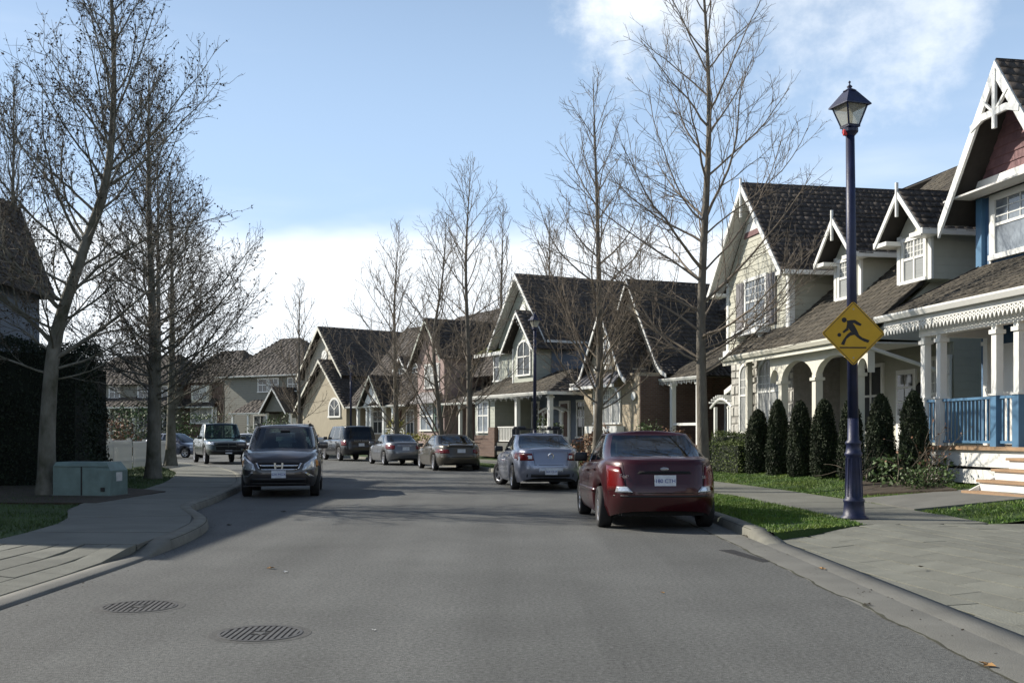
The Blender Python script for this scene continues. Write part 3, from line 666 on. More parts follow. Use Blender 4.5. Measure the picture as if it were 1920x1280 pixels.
# ---------------------------------------------------------------- B: the grey house with shutters and dormers
B = house('house', (7.2, 34), 11, 'grey clapboard house with shuttered front gable, two dormers and stone arches')
GX = 1.43; ye, ze, sl = -.9, 3.74, .82
zr = lambda y: ze+(y-ye)*sl
wall(B, [(-.80, .3), (3.70, .3), (3.70, 4.1), (-.80, 4.1)], .12, 7, 'mortar')
wall(B, [(-.81, 4.05), (3.68, 4.05), (3.68, 6.30), (GX, 8.85), (-.81, 6.30)], 0, 6.5, 'grey_siding')
boards(B, 0, 4.12, 8.7, lambda z: (-.81, 3.68) if z < 6.3 else (-.81+(z-6.3)*.88, 3.68-(z-6.3)*.88), 'grey_board')
# the same boards on the wall that faces down the street
z = 4.2
while z < 6.2:
    y1 = min(6.0, (z+.12-ze)/sl+ye)
    if y1 > .1: MB().add([(3.705, .0, z), (3.705, y1, z), (3.69, y1, z+.2), (3.69, .0, z+.2), (3.68, 0, z), (3.68, y1, z), (3.68, y1, z+.2), (3.68, 0, z+.2)], [(0,1,2,3),(7,6,5,4),(0,4,5,1),(1,5,6,2),(2,6,7,3),(3,7,4,0)]).build('siding_board', 'grey_board', B)
    z += .19
for x in (-.83, 3.55): boxpart(B, (x, -.045, 4.1), (x+.16, -.0, 6.3), 'white_paint', 'corner_board')
boxpart(B, (3.712, -.03, 4.3), (3.74, .14, 6.2), 'white_paint', 'corner_board'); boxpart(B, (-.86, -.04, 4.1), (-.82, .14, 6.3), 'white_paint', 'corner_board')
boxpart(B, (-.95, -.12, 3.92), (1.6, .02, 4.11), 'white_paint', 'trim_board')
MB().prism([(GX-.85, 7.50), (GX+.85, 7.50), (GX+.72, 7.66), (GX-.72, 7.66)], -.06, -.01).build('dentil_band', 'maroon_shingle', B)
MB().prism([(GX-.72, 7.67), (GX+.72, 7.67), (GX, 8.55)], -.05, -.005).build('gable_panel', 'white_paint', B)
gable_roof(B, GX, 2.78, 5.98, 9.05, -.48, 6.2, bw=.20, indiv=(0, 0), seed=11, ex=.22, wid=.2)
for s in (-1, 1): MB().slab([(GX, -.45, 8.93), (GX+s*2.7, -.45, 5.96), (GX+s*2.7, .0, 5.96), (GX, .0, 8.93)], (0, 0, -.02)).build('soffit', 'soffit', B)
boxpart(B, (GX-.03, -.545, 8.0), (GX+.03, -.485, 9.2), 'white_paint', 'finial_post')
boxpart(B, (-1.42, -.44, 5.88), (-.80, .0, 5.98), 'white_paint', 'eave_return'); boxpart(B, (3.70, -.44, 5.90), (4.26, .0, 6.0), 'white_paint', 'eave_return')
gut = MB().box((4.20, -.46, 5.88), (4.30, 3.2, 6.0)).build('gutter', 'white_paint', B)
window(B, .75, 2.15, 4.72, 6.12, -.02, 2, 3, .10, pane='window_sky')
for x0 in (.02, 2.30):
    s_ = boxpart(B, (x0, -.075, 4.66), (x0+.58, -.02, 6.16), 'shutter_grey', 'shutter')
    for k in range(2): boxpart(B, (x0+.06, -.09, 4.74+k*.72), (x0+.52, -.075, 5.38+k*.72), 'shutter_grey', 'shutter_panel').parent = s_
b = MB(); b.box((.45, -.42, 4.42), (2.45, -.03, 4.60)); b.build('window_box', 'white_paint', B)
for x in (.65, 2.2): MB().slab([(x, -.03, 4.42), (x, -.38, 4.42), (x, -.03, 4.0)], (.07, 0, 0)).build('bracket', 'white_paint', B)
# main roof towards the street
roof(B, [(1.0, ye, ze), (9.3, ye, ze), (9.3, 6.4, zr(6.4)), (1.0, 6.4, zr(6.4))], .21, .19, 'shake_moss', 300, seed=13)
roof(B, [(9.3, 13.5, ze), (-3.0, 13.5, ze), (-3.0, 6.4, zr(6.4)), (9.3, 6.4, zr(6.4))], .3, .4, seed=14)
wall(B, [(-.8, .3), (9.1, .3), (9.1, 6.0), (-.8, 6.0)], 3.2, 12, 'grey_siding')
MB().slab([(9.1, ye+.3, ze-.1), (9.1, 6.4, zr(6.4)-.12), (9.1, 13.2, ze), (9.1, 13.2, .3), (9.1, 1.6, .3), (9.1, 1.6, 3.6)], (-.12, 0, 0)).build('wall', 'grey_siding', B)
gutter(B, .95, 9.35, ye, ze+.01, 'cream_paint', .13, .13)
boxpart(B, (.95, ye+.0, ze-.24), (9.3, ye+.06, ze-.13), 'cream_paint', 'fascia')
boxpart(B, (3.75, ye+.06, ze-.22), (9.2, .9, ze-.18), 'soffit', 'soffit')
for dx, n in ((5.75, 0), (8.92, 0)):
    zf = 5.0; hw = .72
    wall(B, [(dx-hw, zf), (dx+hw, zf), (dx+hw, 6.22), (dx, 6.98), (dx-hw, 6.22)], .72, 3.3, 'grey_siding', 'dormer_wall')
    for s in (-1, 1): boxpart(B, (dx+s*(hw-.06)-.07, .66, zf), (dx+s*(hw-.06)+.07, .72, 6.2), 'white_paint', 'corner_board')
    gable_roof(B, dx, 1.02, 6.10, 7.20, .26, 4.1, bw=.15, ex=.22, wid=.2, seed=17)
    for s in (-1, 1):
        MB().slab([(dx, .29, 7.10), (dx+s*.98, .29, 6.08), (dx+s*.98, .72, 6.08), (dx, .72, 7.10)], (0, 0, -.02)).build('soffit', 'soffit', B)
        boxpart(B, (dx+s*1.02-.05, .22, 5.97), (dx+s*1.02+.05, 2.9, 6.10), 'white_paint', 'gutter')
        a, c = sorted((dx+s*.5, dx+s*1.05)); boxpart(B, (a, .24, 5.96), (c, .70, 6.06), 'white_paint', 'eave_return')
    boxpart(B, (dx-.028, .19, 6.55), (dx+.028, .25, 7.36), 'white_paint', 'finial_post')
    window(B, dx-.42, dx+.42, 5.08, 6.02, .70, 2, 3, .10, pane='window_blind' if n == 0 else 'window_sky')
# stone front under the gable, stone by stone
rs = random.Random(5); z = .5; ns = 0
while z < 3.9:
    h = rs.uniform(.20, .36); x = -.78
    while x < 3.68:
        w = rs.uniform(.22, .52); x1 = min(x+w, 3.69)
        if x1-x > .08 and z+h < 4.05:
            d = rs.uniform(.02, .05); j = lambda: rs.uniform(-.02, .02)
            q = [(x+.012+abs(j()), z+.012+abs(j())), (x1-.012-abs(j()), z+.012+abs(j())), (x1-.012-abs(j()), z+h-.012-abs(j())), (x+.012+abs(j()), z+h-.012-abs(j()))]
            cx, cz = (x+x1)/2, z+h/2; inn = [(px+(cx-px)*.16, pz+(cz-pz)*.16) for px, pz in q]
            MB().add([(px, .118, pz) for px, pz in q]+[(px, .118-d, pz) for px, pz in inn], [(4,5,6,7),(0,1,5,4),(1,2,6,5),(2,3,7,6),(3,0,4,7)]).build('stone', 'stone', B); ns += 1
        x += w
    z += h
window(B, .15, .85, 1.5, 3.55, .05, 1, 3, .09, arch=.30, sill=False, pane='window_blind'); window(B, 1.55, 3.15, 1.5, 3.65, .05, 2, 3, .09, arch=.42, pane='window_blind')
post(B, 1.2, -.15, 1.2, 3.66, .16, 'cream_paint')
# arcade
ya = -.55
boxpart(B, (3.72, ya-.2, .9), (9.1, 1.6, 1.0), 'concrete', 'porch_deck'); boxpart(B, (3.74, ya-.15, .3), (9.1, 1.6, .9), 'concrete', 'foundation')
wall(B, [(3.7, 1.0), (9.05, 1.0), (9.05, 3.6), (3.7, 3.6)], 1.55, 1.75, 'grey_siding')
cols = (4.45, 6.45, 8.55)
for x in cols: post(B, x, ya, 1.0, 2.95, .20, 'cream_paint', True)
def arch_beam(root, x0, x1, zt, zsp, rise, y0, y1, m):
    n = 12; xc, hw = (x0+x1)/2, (x1-x0)/2; arc = [(xc-hw*math.cos(math.pi*i/n), zsp+rise*math.sin(math.pi*i/n)) for i in range(n+1)]; b = MB()
    for i in range(n): b.prism([arc[i], arc[i+1], (arc[i+1][0], zt), (arc[i][0], zt)], y0, y1)
    return b.build('arch', m, root)
for a, c in ((3.72, cols[0]), (cols[0], cols[1]), (cols[1], cols[2]), (cols[2], 9.2)):
    arch_beam(B, a+.08, c-.08, 3.55, 2.85, .52 if c-a > 1 else .35, ya-.09, ya+.09, 'cream_paint')
for x in cols: boxpart(B, (x-.09, ya-.09, 2.85), (x+.09, ya+.09, 3.55), 'cream_paint', 'arch_pier')
dr = boxpart(B, (6.75, 1.49, 1.0), (7.65, 1.55, 3.05), 'white_paint', 'door')
for i in range(2):
    for k in range(3): boxpart(B, (6.86+i*.36, 1.47, 1.9+k*.36), (7.16+i*.36, 1.49, 2.2+k*.36), 'window_dark', 'pane').parent = dr
window(B, 4.9, 6.0, 1.5, 3.2, 1.54, 2, 0, .10); window(B, 8.2, 9.0, 1.4, 3.2, 1.54, 2, 3, .10, pane='window_blind')
l_ = MB().lathe([(.05, 0), (.09, .05), (.09, .25), (.02, .34)], 8, (7.95, 1.42, 2.35)).build('wall_lantern', 'iron', B)
MB().tube([(9.15, -.86, 3.60), (9.15, -.60, 3.42), (9.15, 1.0, 2.95), (9.15, 1.45, 2.8), (9.15, 1.45, 1.0)], .045, 8).build('downpipe', 'white_paint', B)
# little side porch beyond the stone
roof(B, [(-2.9, .8, 2.95), (-.8, .8, 3.5), (-.8, 3.4, 4.4), (-2.9, 3.4, 3.9)], .22, .2, 'shake', seed=23)
MB().slab([(-2.95, .74, 2.93), (-.82, .74, 3.5), (-.82, .74, 3.34), (-2.95, .74, 2.77)], (0, .05, 0)).build('fascia', 'white_paint', B)
for x in (-2.7, -1.5): post(B, x, .95, .4, 3.0, .14)
arch_beam(B, -2.63, -1.57, 3.05, 2.5, .35, .9, 1.0, 'cream_paint')

# ---------------------------------------------------------------- C: tan steep-gabled house with brick
Hc = house('house', (5.1, 43), 22, 'tan and brick house with two steep flared gables, one before the other')
cx = -2.85
wall(Hc, [(-5.0, .3), (.08, .3), (.08, 3.9), (-5.0, 3.9)], 0, 6, 'tan_brick')
MB().box((.085, .012, .3), (.13, 6, 3.75)).build('wall', 'brown_brick', Hc)  # darker skin on the tan wall's side, shade put into the brick colour
wall(Hc, [(cx-2.15, 3.75), (cx+2.15, 3.75), (cx+1.4, 4.6), (cx, 6.55), (cx-1.4, 4.6)], -.02, 3, 'tan_stucco')
gable_roof(Hc, cx, 2.28, 3.66, 6.72, -.32, 1.5, bw=.16, flare=.12, seed=31, ex=.22, wid=.22)
wall(Hc, [(cx-3.0, 3.8), (cx+2.95, 3.8), (cx+2.3, 4.5), (cx, 7.9), (cx-2.3, 4.5)], 1.3, 6, 'tan_stucco')
gable_roof(Hc, cx, 3.15, 3.85, 8.08, .98, 10.5, bw=.14, flare=.25, seed=33, ex=.22, wid=.22)
for s in (-1, 1): MB().slab([(cx, 1.0, 7.95), (cx+s*2.5, 1.0, 4.45), (cx+s*2.5, 1.3, 4.45), (cx, 1.3, 7.95)], (0, 0, -.02)).build('soffit', 'tan_stucco', Hc)
window(Hc, cx-.38, cx+.38, 4.45, 5.45, -.04, 1, 2, .09); boxpart(Hc, (cx-.6, -.3, 4.15), (cx+.6, -.03, 4.3), 'white_paint', 'window_box')
boxpart(Hc, (cx-.05, -.40, 6.45), (cx+.05, -.3, 7.0), 'white_paint', 'finial_post')
# bay hood, windows, curved bracket
b = MB(); b.slab([(cx-2.0, -.75, 3.45), (cx+2.0, -.75, 3.45), (cx+1.7, -.03, 4.05), (cx-1.7, -.03, 4.05)], (0, 0, -.05)); hood = b.build('bay_roof', 'shutter_grey', Hc)
for i in range(9):
    f = i/8; MB().bar((cx-2.0+4.0*f, -.76, 3.47), (cx-1.7+3.4*f, -.03, 4.08), .03, .04).build('seam', 'shutter_grey', hood)
boxpart(Hc, (cx-2.05, -.80, 3.34), (cx+2.05, -.70, 3.46), 'white_paint', 'fascia')
for k in range(3): window(Hc, cx-1.0+k*.85, cx-.40+k*.85, 1.9, 3.28, -.03, 1, 2, .09, pane='window_blind', upper=.3)
boxpart(Hc, (cx-1.3, -.4, 1.45), (cx+1.7, -.03, 1.75), 'white_paint', 'window_box')
b = MB(); b.tube([(cx+1.55+.62*math.sin(t*.157), -.5, 3.32-.62*(1-math.cos(t*.157))) for t in range(11)], .06, 6); b.build('bracket', 'white_paint', Hc, True)
MB().lathe([(.17, 0), (.17, .05), (.10, .08), (.10, .06)], 16, (-.28, -.10, 2.95), 'y').build('rosette', 'white_paint', Hc)
gutter(Hc, -5.6, -4.7, -.34, 3.66); 
# porch to the right
roof(Hc, [(-.2, .95, 3.62), (3.2, .95, 3.62), (3.2, 3.6, 5.0), (-.2, 3.6, 5.0)], .22, .22, 'shake_moss', seed=35)
gutter(Hc, -.6, 3.2, .95, 3.63); b = MB()
for i in range(30):
    x = -.5+i*.12; b.lathe([(.006, 0), (.02, -.05-(i % 3)*.03), (.006, -.1-(i % 3)*.03)], 5, (x, .86, 3.5))
props(b.build('string_lights', 'paper_white', Hc), kind='stuff')
for x in (.75, 2.7): post(Hc, x, 1.15, 1.0, 3.5, .18)
boxpart(Hc, (.13, 1.0, .3), (3.2, 3.6, 1.0), 'brown_brick', 'porch_deck'); wall(Hc, [(.1, 1.0), (3.2, 1.0), (3.2, 3.7), (.1, 3.7)], 3.4, 3.6, 'brown_brick')
boxpart(Hc, (.85, 1.10, 1.75), (2.6, 1.20, 1.85), 'white_paint', 'porch_rail'); window(Hc, 1.2, 2.2, 1.4, 3.1, 3.38, 2, 2, .1)
MB().slab([(-3.2, 5.0, 6.8), (1.8, 5.0, 6.8), (-.7, 8.2, 9.2)], (0, .05, -.1)).build('roof', 'shake', Hc)
roof(Hc, [(1.8, 5.0, 6.6), (1.8, 11, 6.6), (-.7, 8.2, 9.25)], .24, .24, seed=37); roof(Hc, [(-3.2, 5.0, 6.6), (1.8, 5.0, 6.6), (-.7, 8.2, 9.25)], .24, .24, seed=38)

# ---------------------------------------------------------------- D: pale lavender-grey house with wrapped porch
D = house('house', (-.1, 54), 27, 'pale grey house with double front gables and wrapped porch hung with icicle lights')
dc = -.3
wall(D, [(dc-2.8, .3), (dc+3.05, .3), (dc+3.05, 6.1), (dc, 9.25), (dc-2.8, 6.3)], .9, 9, 'sage_siding')
gable_roof(D, dc, 3.25, 5.95, 9.6, .45, 9.5, bw=.2, seed=41, ex=.26, wid=.3, lights=True)
for s in (-1, 1): MB().slab([(dc, .48, 9.45), (dc+s*3.15, .48, 5.95), (dc+s*3.15, .9, 5.95), (dc, .9, 9.45)], (0, 0, -.02)).build('soffit', 'soffit', D)
MB().lathe([(.30, 0), (.30, .06), (.24, .06)], 16, (dc+.1, .83, 7.75), 'y').build('round_vent', 'white_paint', D)
sx = 1.45
wall(D, [(sx-1.15, 3.6), (sx+1.3, 3.6), (sx+1.3, 5.9), (sx, 7.25), (sx-1.15, 5.9)], 0, 1.4, 'sage_siding')
gable_roof(D, sx, 1.72, 5.55, 7.5, -.4, 2.2, bw=.16, seed=43, ex=.26, wid=.3, lights=True)
window(D, sx-.5, sx+.75, 4.35, 5.95, -.02, 2, 0, .1, arch=.45)
for x in (sx-1.15, sx+1.2): boxpart(D, (x, -.03, 3.8), (x+.1, 0, 5.7), 'white_paint', 'corner_board')
boxpart(D, (dc+3.06, .85, 4.0), (dc+3.12, 5.6, 6.0), 'slate_siding', 'wall')  # dark skin over the side wall, its shade put into the siding colour
gb = MB().box((dc+3.2, .5, 5.86), (dc+3.3, 6.2, 5.97)).build('gutter', 'white_paint', D)
# left wing
wall(D, [(-5.6, .3), (-2.8, .3), (-2.8, 5.9), (-5.6, 5.9)], 2.6, 9, 'lavender_siding'); wall(D, [(-3.9, 3.6), (-1.5, 3.6), (-1.5, 5.75), (-3.9, 5.75)], .98, 2.8, 'sage_siding')
roof(D, [(-5.6, .65, 5.8), (-1.4, .65, 5.8), (-1.9, 2.0, 6.7), (-4.6, 2.0, 6.7)], .26, .3, 'moss_patch', seed=45)
boxpart(D, (-5.6, .58, 5.62), (-1.4, .66, 5.8), 'white_paint', 'fascia'); window(D, -2.75, -1.95, 4.3, 5.6, .95, 2, 3, .1); window(D, -3.7, -3.0, 4.3, 5.6, .95, 1, 0, .1)
# porch
yp = -1.2
roof(D, [(-2.1, yp-.3, 3.3), (6.7, yp-.3, 3.3), (4.4, 1.2, 4.5), (-2.1, 1.2, 4.5)], .26, .3, 'shake_moss', seed=47)
roof(D, [(6.7, yp-.3, 3.3), (6.7, 6, 3.3), (4.4, 6, 4.5), (4.4, 1.2, 4.5)], .26, .3, 'shake', seed=48)
gutter(D, -2.15, 6.75, yp-.3, 3.32, h=.14); boxpart(D, (6.68, yp-.3, 3.18), (6.78, 6, 3.32), 'white_paint', 'gutter')
b = MB()
for i in range(60):
    x = -2.0+i*.14; dl = (.06, .12, .2, .1)[i % 4]; b.lathe([(.006, 0), (.022, -dl*.5), (.006, -dl)], 5, (x, yp-.40, 3.17))
props(b.build('icicle_lights', 'paper_white', D), kind='stuff')
wall(D, [(-1.7, 1.35), (.6, 1.35), (.6, 3.2), (-1.7, 3.2)], yp+.05, .9, 'sage_siding'); wall(D, [(-1.7, .3), (.6, .3), (.6, 1.36), (-1.7, 1.36)], yp, .9, 'brown_brick')
window(D, -1.25, -.10, 1.55, 3.0, yp+.03, 2, 0, .10, pane='window_sky'); window(D, .85, 1.45, 1.6, 2.95, .86, 1, 2, .1)
wall(D, [(.6, 1.0), (6.4, 1.0), (6.4, 3.4), (.6, 3.4)], .88, 1.0, 'slate_siding')
MB().box((.35, yp-.2, .3), (1.05, yp+.4, 1.75)).build('porch_pier', 'brown_brick', D); MB().box((2.95, yp-.2, .3), (3.35, yp+.2, 1.3)).build('porch_pier', 'brown_brick', D)
railing(D, 1.1, 2.95, yp, 1.0, 1.78, 'white_paint', .16, .05); railing(D, 5.0, 6.3, yp, 1.0, 1.78, 'white_paint', .16, .05)
for x in (3.15, 6.35): post(D, x, yp, 1.0, 3.2, .2)
post(D, 6.35, 2.2, 1.0, 3.2, .2)
boxpart(D, (.6, yp-.1, .4), (6.6, .9, 1.0), 'concrete', 'porch_deck')
d_ = boxpart(D, (3.6, .80, 1.0), (4.6, .88, 3.0), 'white_paint', 'door'); boxpart(D, (3.8, .77, 1.3), (4.4, .80, 2.85), 'door_dark', 'pane').parent = d_
window(D, 5.3, 6.2, 1.3, 2.9, .86, 2, 2, .1); MB().box((1.7, .74, 1.3), (2.3, .88, 2.7)).build('chimney', 'brown_brick', D)
for i in range(3): boxpart(D, (3.3, yp-.3-i*.28, .62-i*.18), (5.0, yp-.0-i*.28, .80-i*.18), 'concrete', 'porch_step')

# ---------------------------------------------------------------- E: pink-gabled house behind the trees
Eh = house('house', (-5.3, 68), 30, 'pink shingled gable house half hidden behind bare trees')
wall(Eh, [(-1.7, .3), (2.2, .3), (2.2, 6.3), (.2, 8.5), (-1.7, 6.3)], 0, 8, 'pink_shingle')
gable_roof(Eh, .2, 2.25, 6.1, 8.75, -.4, 8, barge='sage_siding', bw=.2, seed=51, ex=.3, wid=.4)
window(Eh, -.4, 1.45, 4.4, 5.75, -.02, 3, 0, .12, pane='window_blind')
window(Eh, -1.1, .55, 1.7, 3.25, -.02, 2, 3, .12, pane='window_sky'); window(Eh, 1.0, 1.9, 1.7, 3.25, -.02, 1, 3, .12, frame='trim_green')
MB().slab([(-1.5, -.7, 3.4), (2.1, -.7, 3.4), (1.8, 0, 4.1), (-1.2, 0, 4.1)], (0, 0, -.06)).build('bay_roof', 'shutter_grey', Eh)
wall(Eh, [(2.2, .3), (9, .3), (9, 5.5), (2.2, 5.5)], 3, 9, 'brown_brick'); wall(Eh, [(-9, .3), (-1.7, .3), (-1.7, 5.5), (-9, 5.5)], 3, 9, 'sage_siding')
roof(Eh, [(-10, 1.0, 4.9), (9.5, 1.0, 4.9), (7.8, 6.4, 10.0), (-8.5, 6.4, 10.0)], .3, .4, seed=53)
roof(Eh, [(2.2, -.2, 3.3), (9.5, -.2, 3.3), (9.5, 3, 4.7), (2.2, 3, 4.7)], .3, .4, seed=54)
for x in (4.2, 7.0): post(Eh, x, .1, 1, 3.2, .18)
boxpart(Eh, (2.2, 0, .3), (9, 3, 1.0), 'concrete', 'porch_deck'); gutter(Eh, 2.2, 9.5, -.2, 3.3); window(Eh, 5.2, 6.4, 1.4, 3.0, 2.97, 2, 2, .1)
# ---------------------------------------------------------------- F: tan house with a half-round window
Fh = house('house', (-14.4, 80), 38, 'tan house with tall plain gable and half-round window near white porch')
fc = -1.3
wall(Fh, [(fc-3.1, .3), (fc+3.1, .3), (fc+3.1, 6.2), (fc, 9.3), (fc-3.1, 6.2)], 1.0, 9, 'tan_siding')
gable_roof(Fh, fc, 3.7, 5.75, 9.62, .5, 9.2, bw=.22, barge='cream_paint', seed=61, ex=.3, wid=.4)
MB().lathe([(.42, 0), (.42, .06), (.34, .06)], 16, (fc+.2, .93, 7.4), 'y').build('oval_vent', 'white_paint', Fh)
lx = .6
wall(Fh, [(lx-3.4, .3), (lx+3.4, .3), (lx+3.4, 3.6), (lx, 6.7), (lx-3.4, 3.6)], 0, 3, 'tan_stucco')
gable_roof(Fh, lx, 3.95, 3.35, 6.98, -.45, 4.5, bw=.2, barge='cream_paint', seed=63, ex=.3, wid=.4)
w_ = window(Fh, 1.55, 3.05, 2.75, 3.95, -.02, 2, 0, .16, arch=.75, sash=False)
for a in (35, 145): MB().bar((2.3, -.04, 3.2), (2.3+.7*math.cos(R(a)), -.04, 3.2+.7*math.sin(R(a))), .05, .05, (0, 1, 0)).build('glazing_bar', 'white_paint', w_)
roof(Fh, [(4.3, -.3, 3.35), (12.5, -.3, 3.35), (12.5, 6.4, 9.55), (2.0, 6.4, 9.55)], .3, .4, seed=65)
wall(Fh, [(4.0, .3), (12.3, .3), (12.3, 4.3), (4.0, 4.3)], 1.6, 9, 'tan_brick')
MB().prism([(12.3, .3), (12.31, .3), (12.31, 4), (12.3, 4)], .5, 9)
for x in (8.1, 9.85):
    wall(Fh, [(x-.55, 5.0), (x+.55, 5.0), (x+.55, 6.0), (x, 6.7), (x-.55, 6.0)], 2.2, 4.5, 'sage_siding', 'dormer_wall'); gable_roof(Fh, x, .85, 5.9, 6.9, 1.9, 4.5, bw=.16, seed=67, ex=.3, wid=.4)
    window(Fh, x-.3, x+.3, 5.35, 5.95, 2.18, 2, 0, .08)
px_ = 8.4
wall(Fh, [(px_-1.3, 3.35), (px_-.5, 3.5), (px_, 3.7), (px_+.5, 3.5), (px_+1.3, 3.35), (px_, 5.15)], -.4, .8, 'white_paint', 'porch_gable'); gable_roof(Fh, px_, 1.6, 3.35, 5.45, -.7, 2.6, bw=.16, barge='sage_siding', seed=69, ex=.3, wid=.4)
gutter(Fh, 4.5, 12.4, -.3, 3.36); boxpart(Fh, (4.4, -.2, .3), (12.2, 1.6, 1.0), 'concrete', 'porch_deck')
for x in (5.9, 7.2, 7.7, 9.4, 10.6): post(Fh, x, -.1, 1.0, 3.3, .2)
railing(Fh, 9.5, 12, -.1, 1.0, 1.8, 'white_paint', .2, .06); railing(Fh, 5.9, 7.2, -.1, 1.0, 1.8, 'white_paint', .2, .06)
window(Fh, 9.7, 10.5, 1.3, 3.0, 1.57, 2, 2, .1); d_ = boxpart(Fh, (8.0, 1.52, 1.0), (8.9, 1.6, 3.1), 'door_dark', 'door'); window(Fh, 5.2, 6.4, 1.5, 3.0, 1.57, 2, 2, .1)
# ---------------------------------------------------------------- G, H, I: houses at the bend
G = house('house', (-21, 92), 60, 'beige house with hipped brown roof and paired upstairs windows at the bend')
wall(G, [(-5.2, .3), (4.2, .3), (4.2, 6.6), (-5.2, 6.6)], 0, 9, 'green_beige_siding')
roof(G, [(-5.8, -.5, 6.45), (4.8, -.5, 6.45), (-.5, 4.6, 10.1), (-2.6, 4.6, 10.1)], .3, .4, seed=71); roof(G, [(4.8, -.5, 6.45), (4.8, 9.5, 6.45), (-.5, 4.6, 10.1)], .3, .4, seed=72); roof(G, [(-5.8, 9.5, 6.45), (-5.8, -.5, 6.45), (-2.6, 4.6, 10.1)], .3, .4, seed=73)
for x in (-1.1, .15): window(G, x, x+.95, 5.1, 6.15, -.02, 2, 0, .1)
window(G, 2.3, 3.3, 5.1, 6.15, -.02, 2, 0, .1); gutter(G, -5.8, 4.8, -.5, 6.47)
roof(G, [(-2.6, -2.0, 3.2), (1.4, -2.0, 3.2), (1.0, 0, 4.4), (-1.6, 0, 4.4)], .3, .4, seed=75); gutter(G, -2.6, 1.4, -2.0, 3.22)
gable_roof(G, 2.8, 1.5, 3.2, 5.35, -2.6, .5, bw=.2, seed=74, ex=.3, wid=.4); wall(G, [(1.6, 3.3), (4.0, 3.3), (2.8, 5.1)], -2.2, 0, 'green_beige_siding', 'porch_gable')
for x in (-2.4, -.6, 1.5, 4.1): post(G, x, -1.8, .4, 3.2, .18)
window(G, -1.6, -.2, 1.4, 3.0, -.02, 2, 0, .1); boxpart(G, (2.3, -.08, .6), (3.2, -.0, 2.8), 'white_paint', 'door'); boxpart(G, (-2.6, -2.0, .3), (4.3, 0, .6), 'concrete', 'porch_deck')
Hh = house('house', (-27, 100), 70, 'brown brick house with cream bay window above the pickup at the bend')
wall(Hh, [(-5.6, .3), (1.4, .3), (1.4, 6.4), (-5.6, 6.4)], 0, 9, 'brown_brick')
roof(Hh, [(-6.2, -.5, 6.3), (2.0, -.5, 6.3), (-.8, 4.5, 9.6), (-3.4, 4.5, 9.6)], .3, .4, seed=81); roof(Hh, [(2.0, -.5, 6.3), (2.0, 9.5, 6.3), (-.8, 4.5, 9.6)], .3, .4, seed=82)
wall(Hh, [(-3.3, 4.4), (-1.35, 4.4), (-1.35, 6.0), (-3.3, 6.0)], -.5, 0, 'cream_paint', 'bay'); window(Hh, -3.05, -1.6, 4.7, 5.8, -.52, 2, 2, .12, frame='cream_paint', pane='window_blind')
roof(Hh, [(-5.3, -1.0, 4.0), (-.4, -1.0, 4.0), (-.9, 0, 4.8), (-4.6, 0, 4.8)], .3, .4, seed=83); gutter(Hh, -5.3, -.4, -1.0, 4.0)
window(Hh, -3.6, -.9, 2.5, 3.8, -.02, 3, 0, .14, pane='window_blind'); boxpart(Hh, (-.75, -.9, .5), (-.6, -.75, 3.9), 'white_paint', 'porch_post')
Ih = house('house', (-35.5, 101), 76, 'grey-brown house with white porch posts behind the left picket fence')
wall(Ih, [(-7, .3), (4.0, .3), (4.0, 6.2), (-7, 6.2)], 0, 8, 'green_beige_siding'); roof(Ih, [(-7.6, -.5, 6.1), (4.6, -.5, 6.1), (2.0, 4.5, 9.2), (-5.0, 4.5, 9.2)], .3, .4, seed=91); roof(Ih, [(4.6, -.5, 6.1), (4.6, 8.5, 6.1), (2.0, 4.5, 9.2)], .3, .4, seed=92)
roof(Ih, [(-7.2, -2.2, 3.9), (4.2, -2.2, 3.9), (4.2, 0, 4.9), (-7.2, 0, 4.9)], .3, .4, seed=93); gutter(Ih, -7.2, 4.2, -2.2, 3.92)
for x in (-6.5, -4.2, -1.6, 1.0, 3.6): post(Ih, x, -2.0, .4, 3.8, .22, 'cream_paint')
for x in (-5.8, -2.9, .2, 2.2): window(Ih, x, x+1.1, 1.8, 3.3, -.02, 2, 0, .12); window(Ih, x, x+1.0, 4.9, 5.9, -.02, 2, 0, .12)
# ---------------------------------------------------------------- J: slate house at the far left
J = empty('house', (-14.8, 18, 0), 0, 'slate blue house with steep shingled roof behind the tall dark hedge', 'house')
MB().box((-10, 0, .1), (-.35, 16.2, 6.2)).build('wall', 'slate_siding', J)
roof(J, [(.1, -1, 5.75), (.1, 16.4, 5.75), (-2.4, 19.2, 9.3), (-2.4, -1, 9.3)], .24, .25, seed=95)
MB().slab([(-2.4, -1, 9.3), (-2.4, 19.2, 9.3), (-11, 16.4, 5.8), (-11, -1, 5.8)], (0, 0, -.1)).build('roof', 'roof_deck', J)
MB().slab([(.1, 16.4, 5.75), (-2.4, 19.2, 9.3), (-11, 16.4, 5.75)], (0, .1, 0)).build('roof', 'roof_deck', J)
b = MB().box((-.35, 11, 4.0), (-.30, 13.4, 5.5)); b.build('window', 'white_paint', J)
MB().box((-.30, 11.15, 4.15), (-.285, 13.25, 5.35)).build('pane', 'window_dark', J)
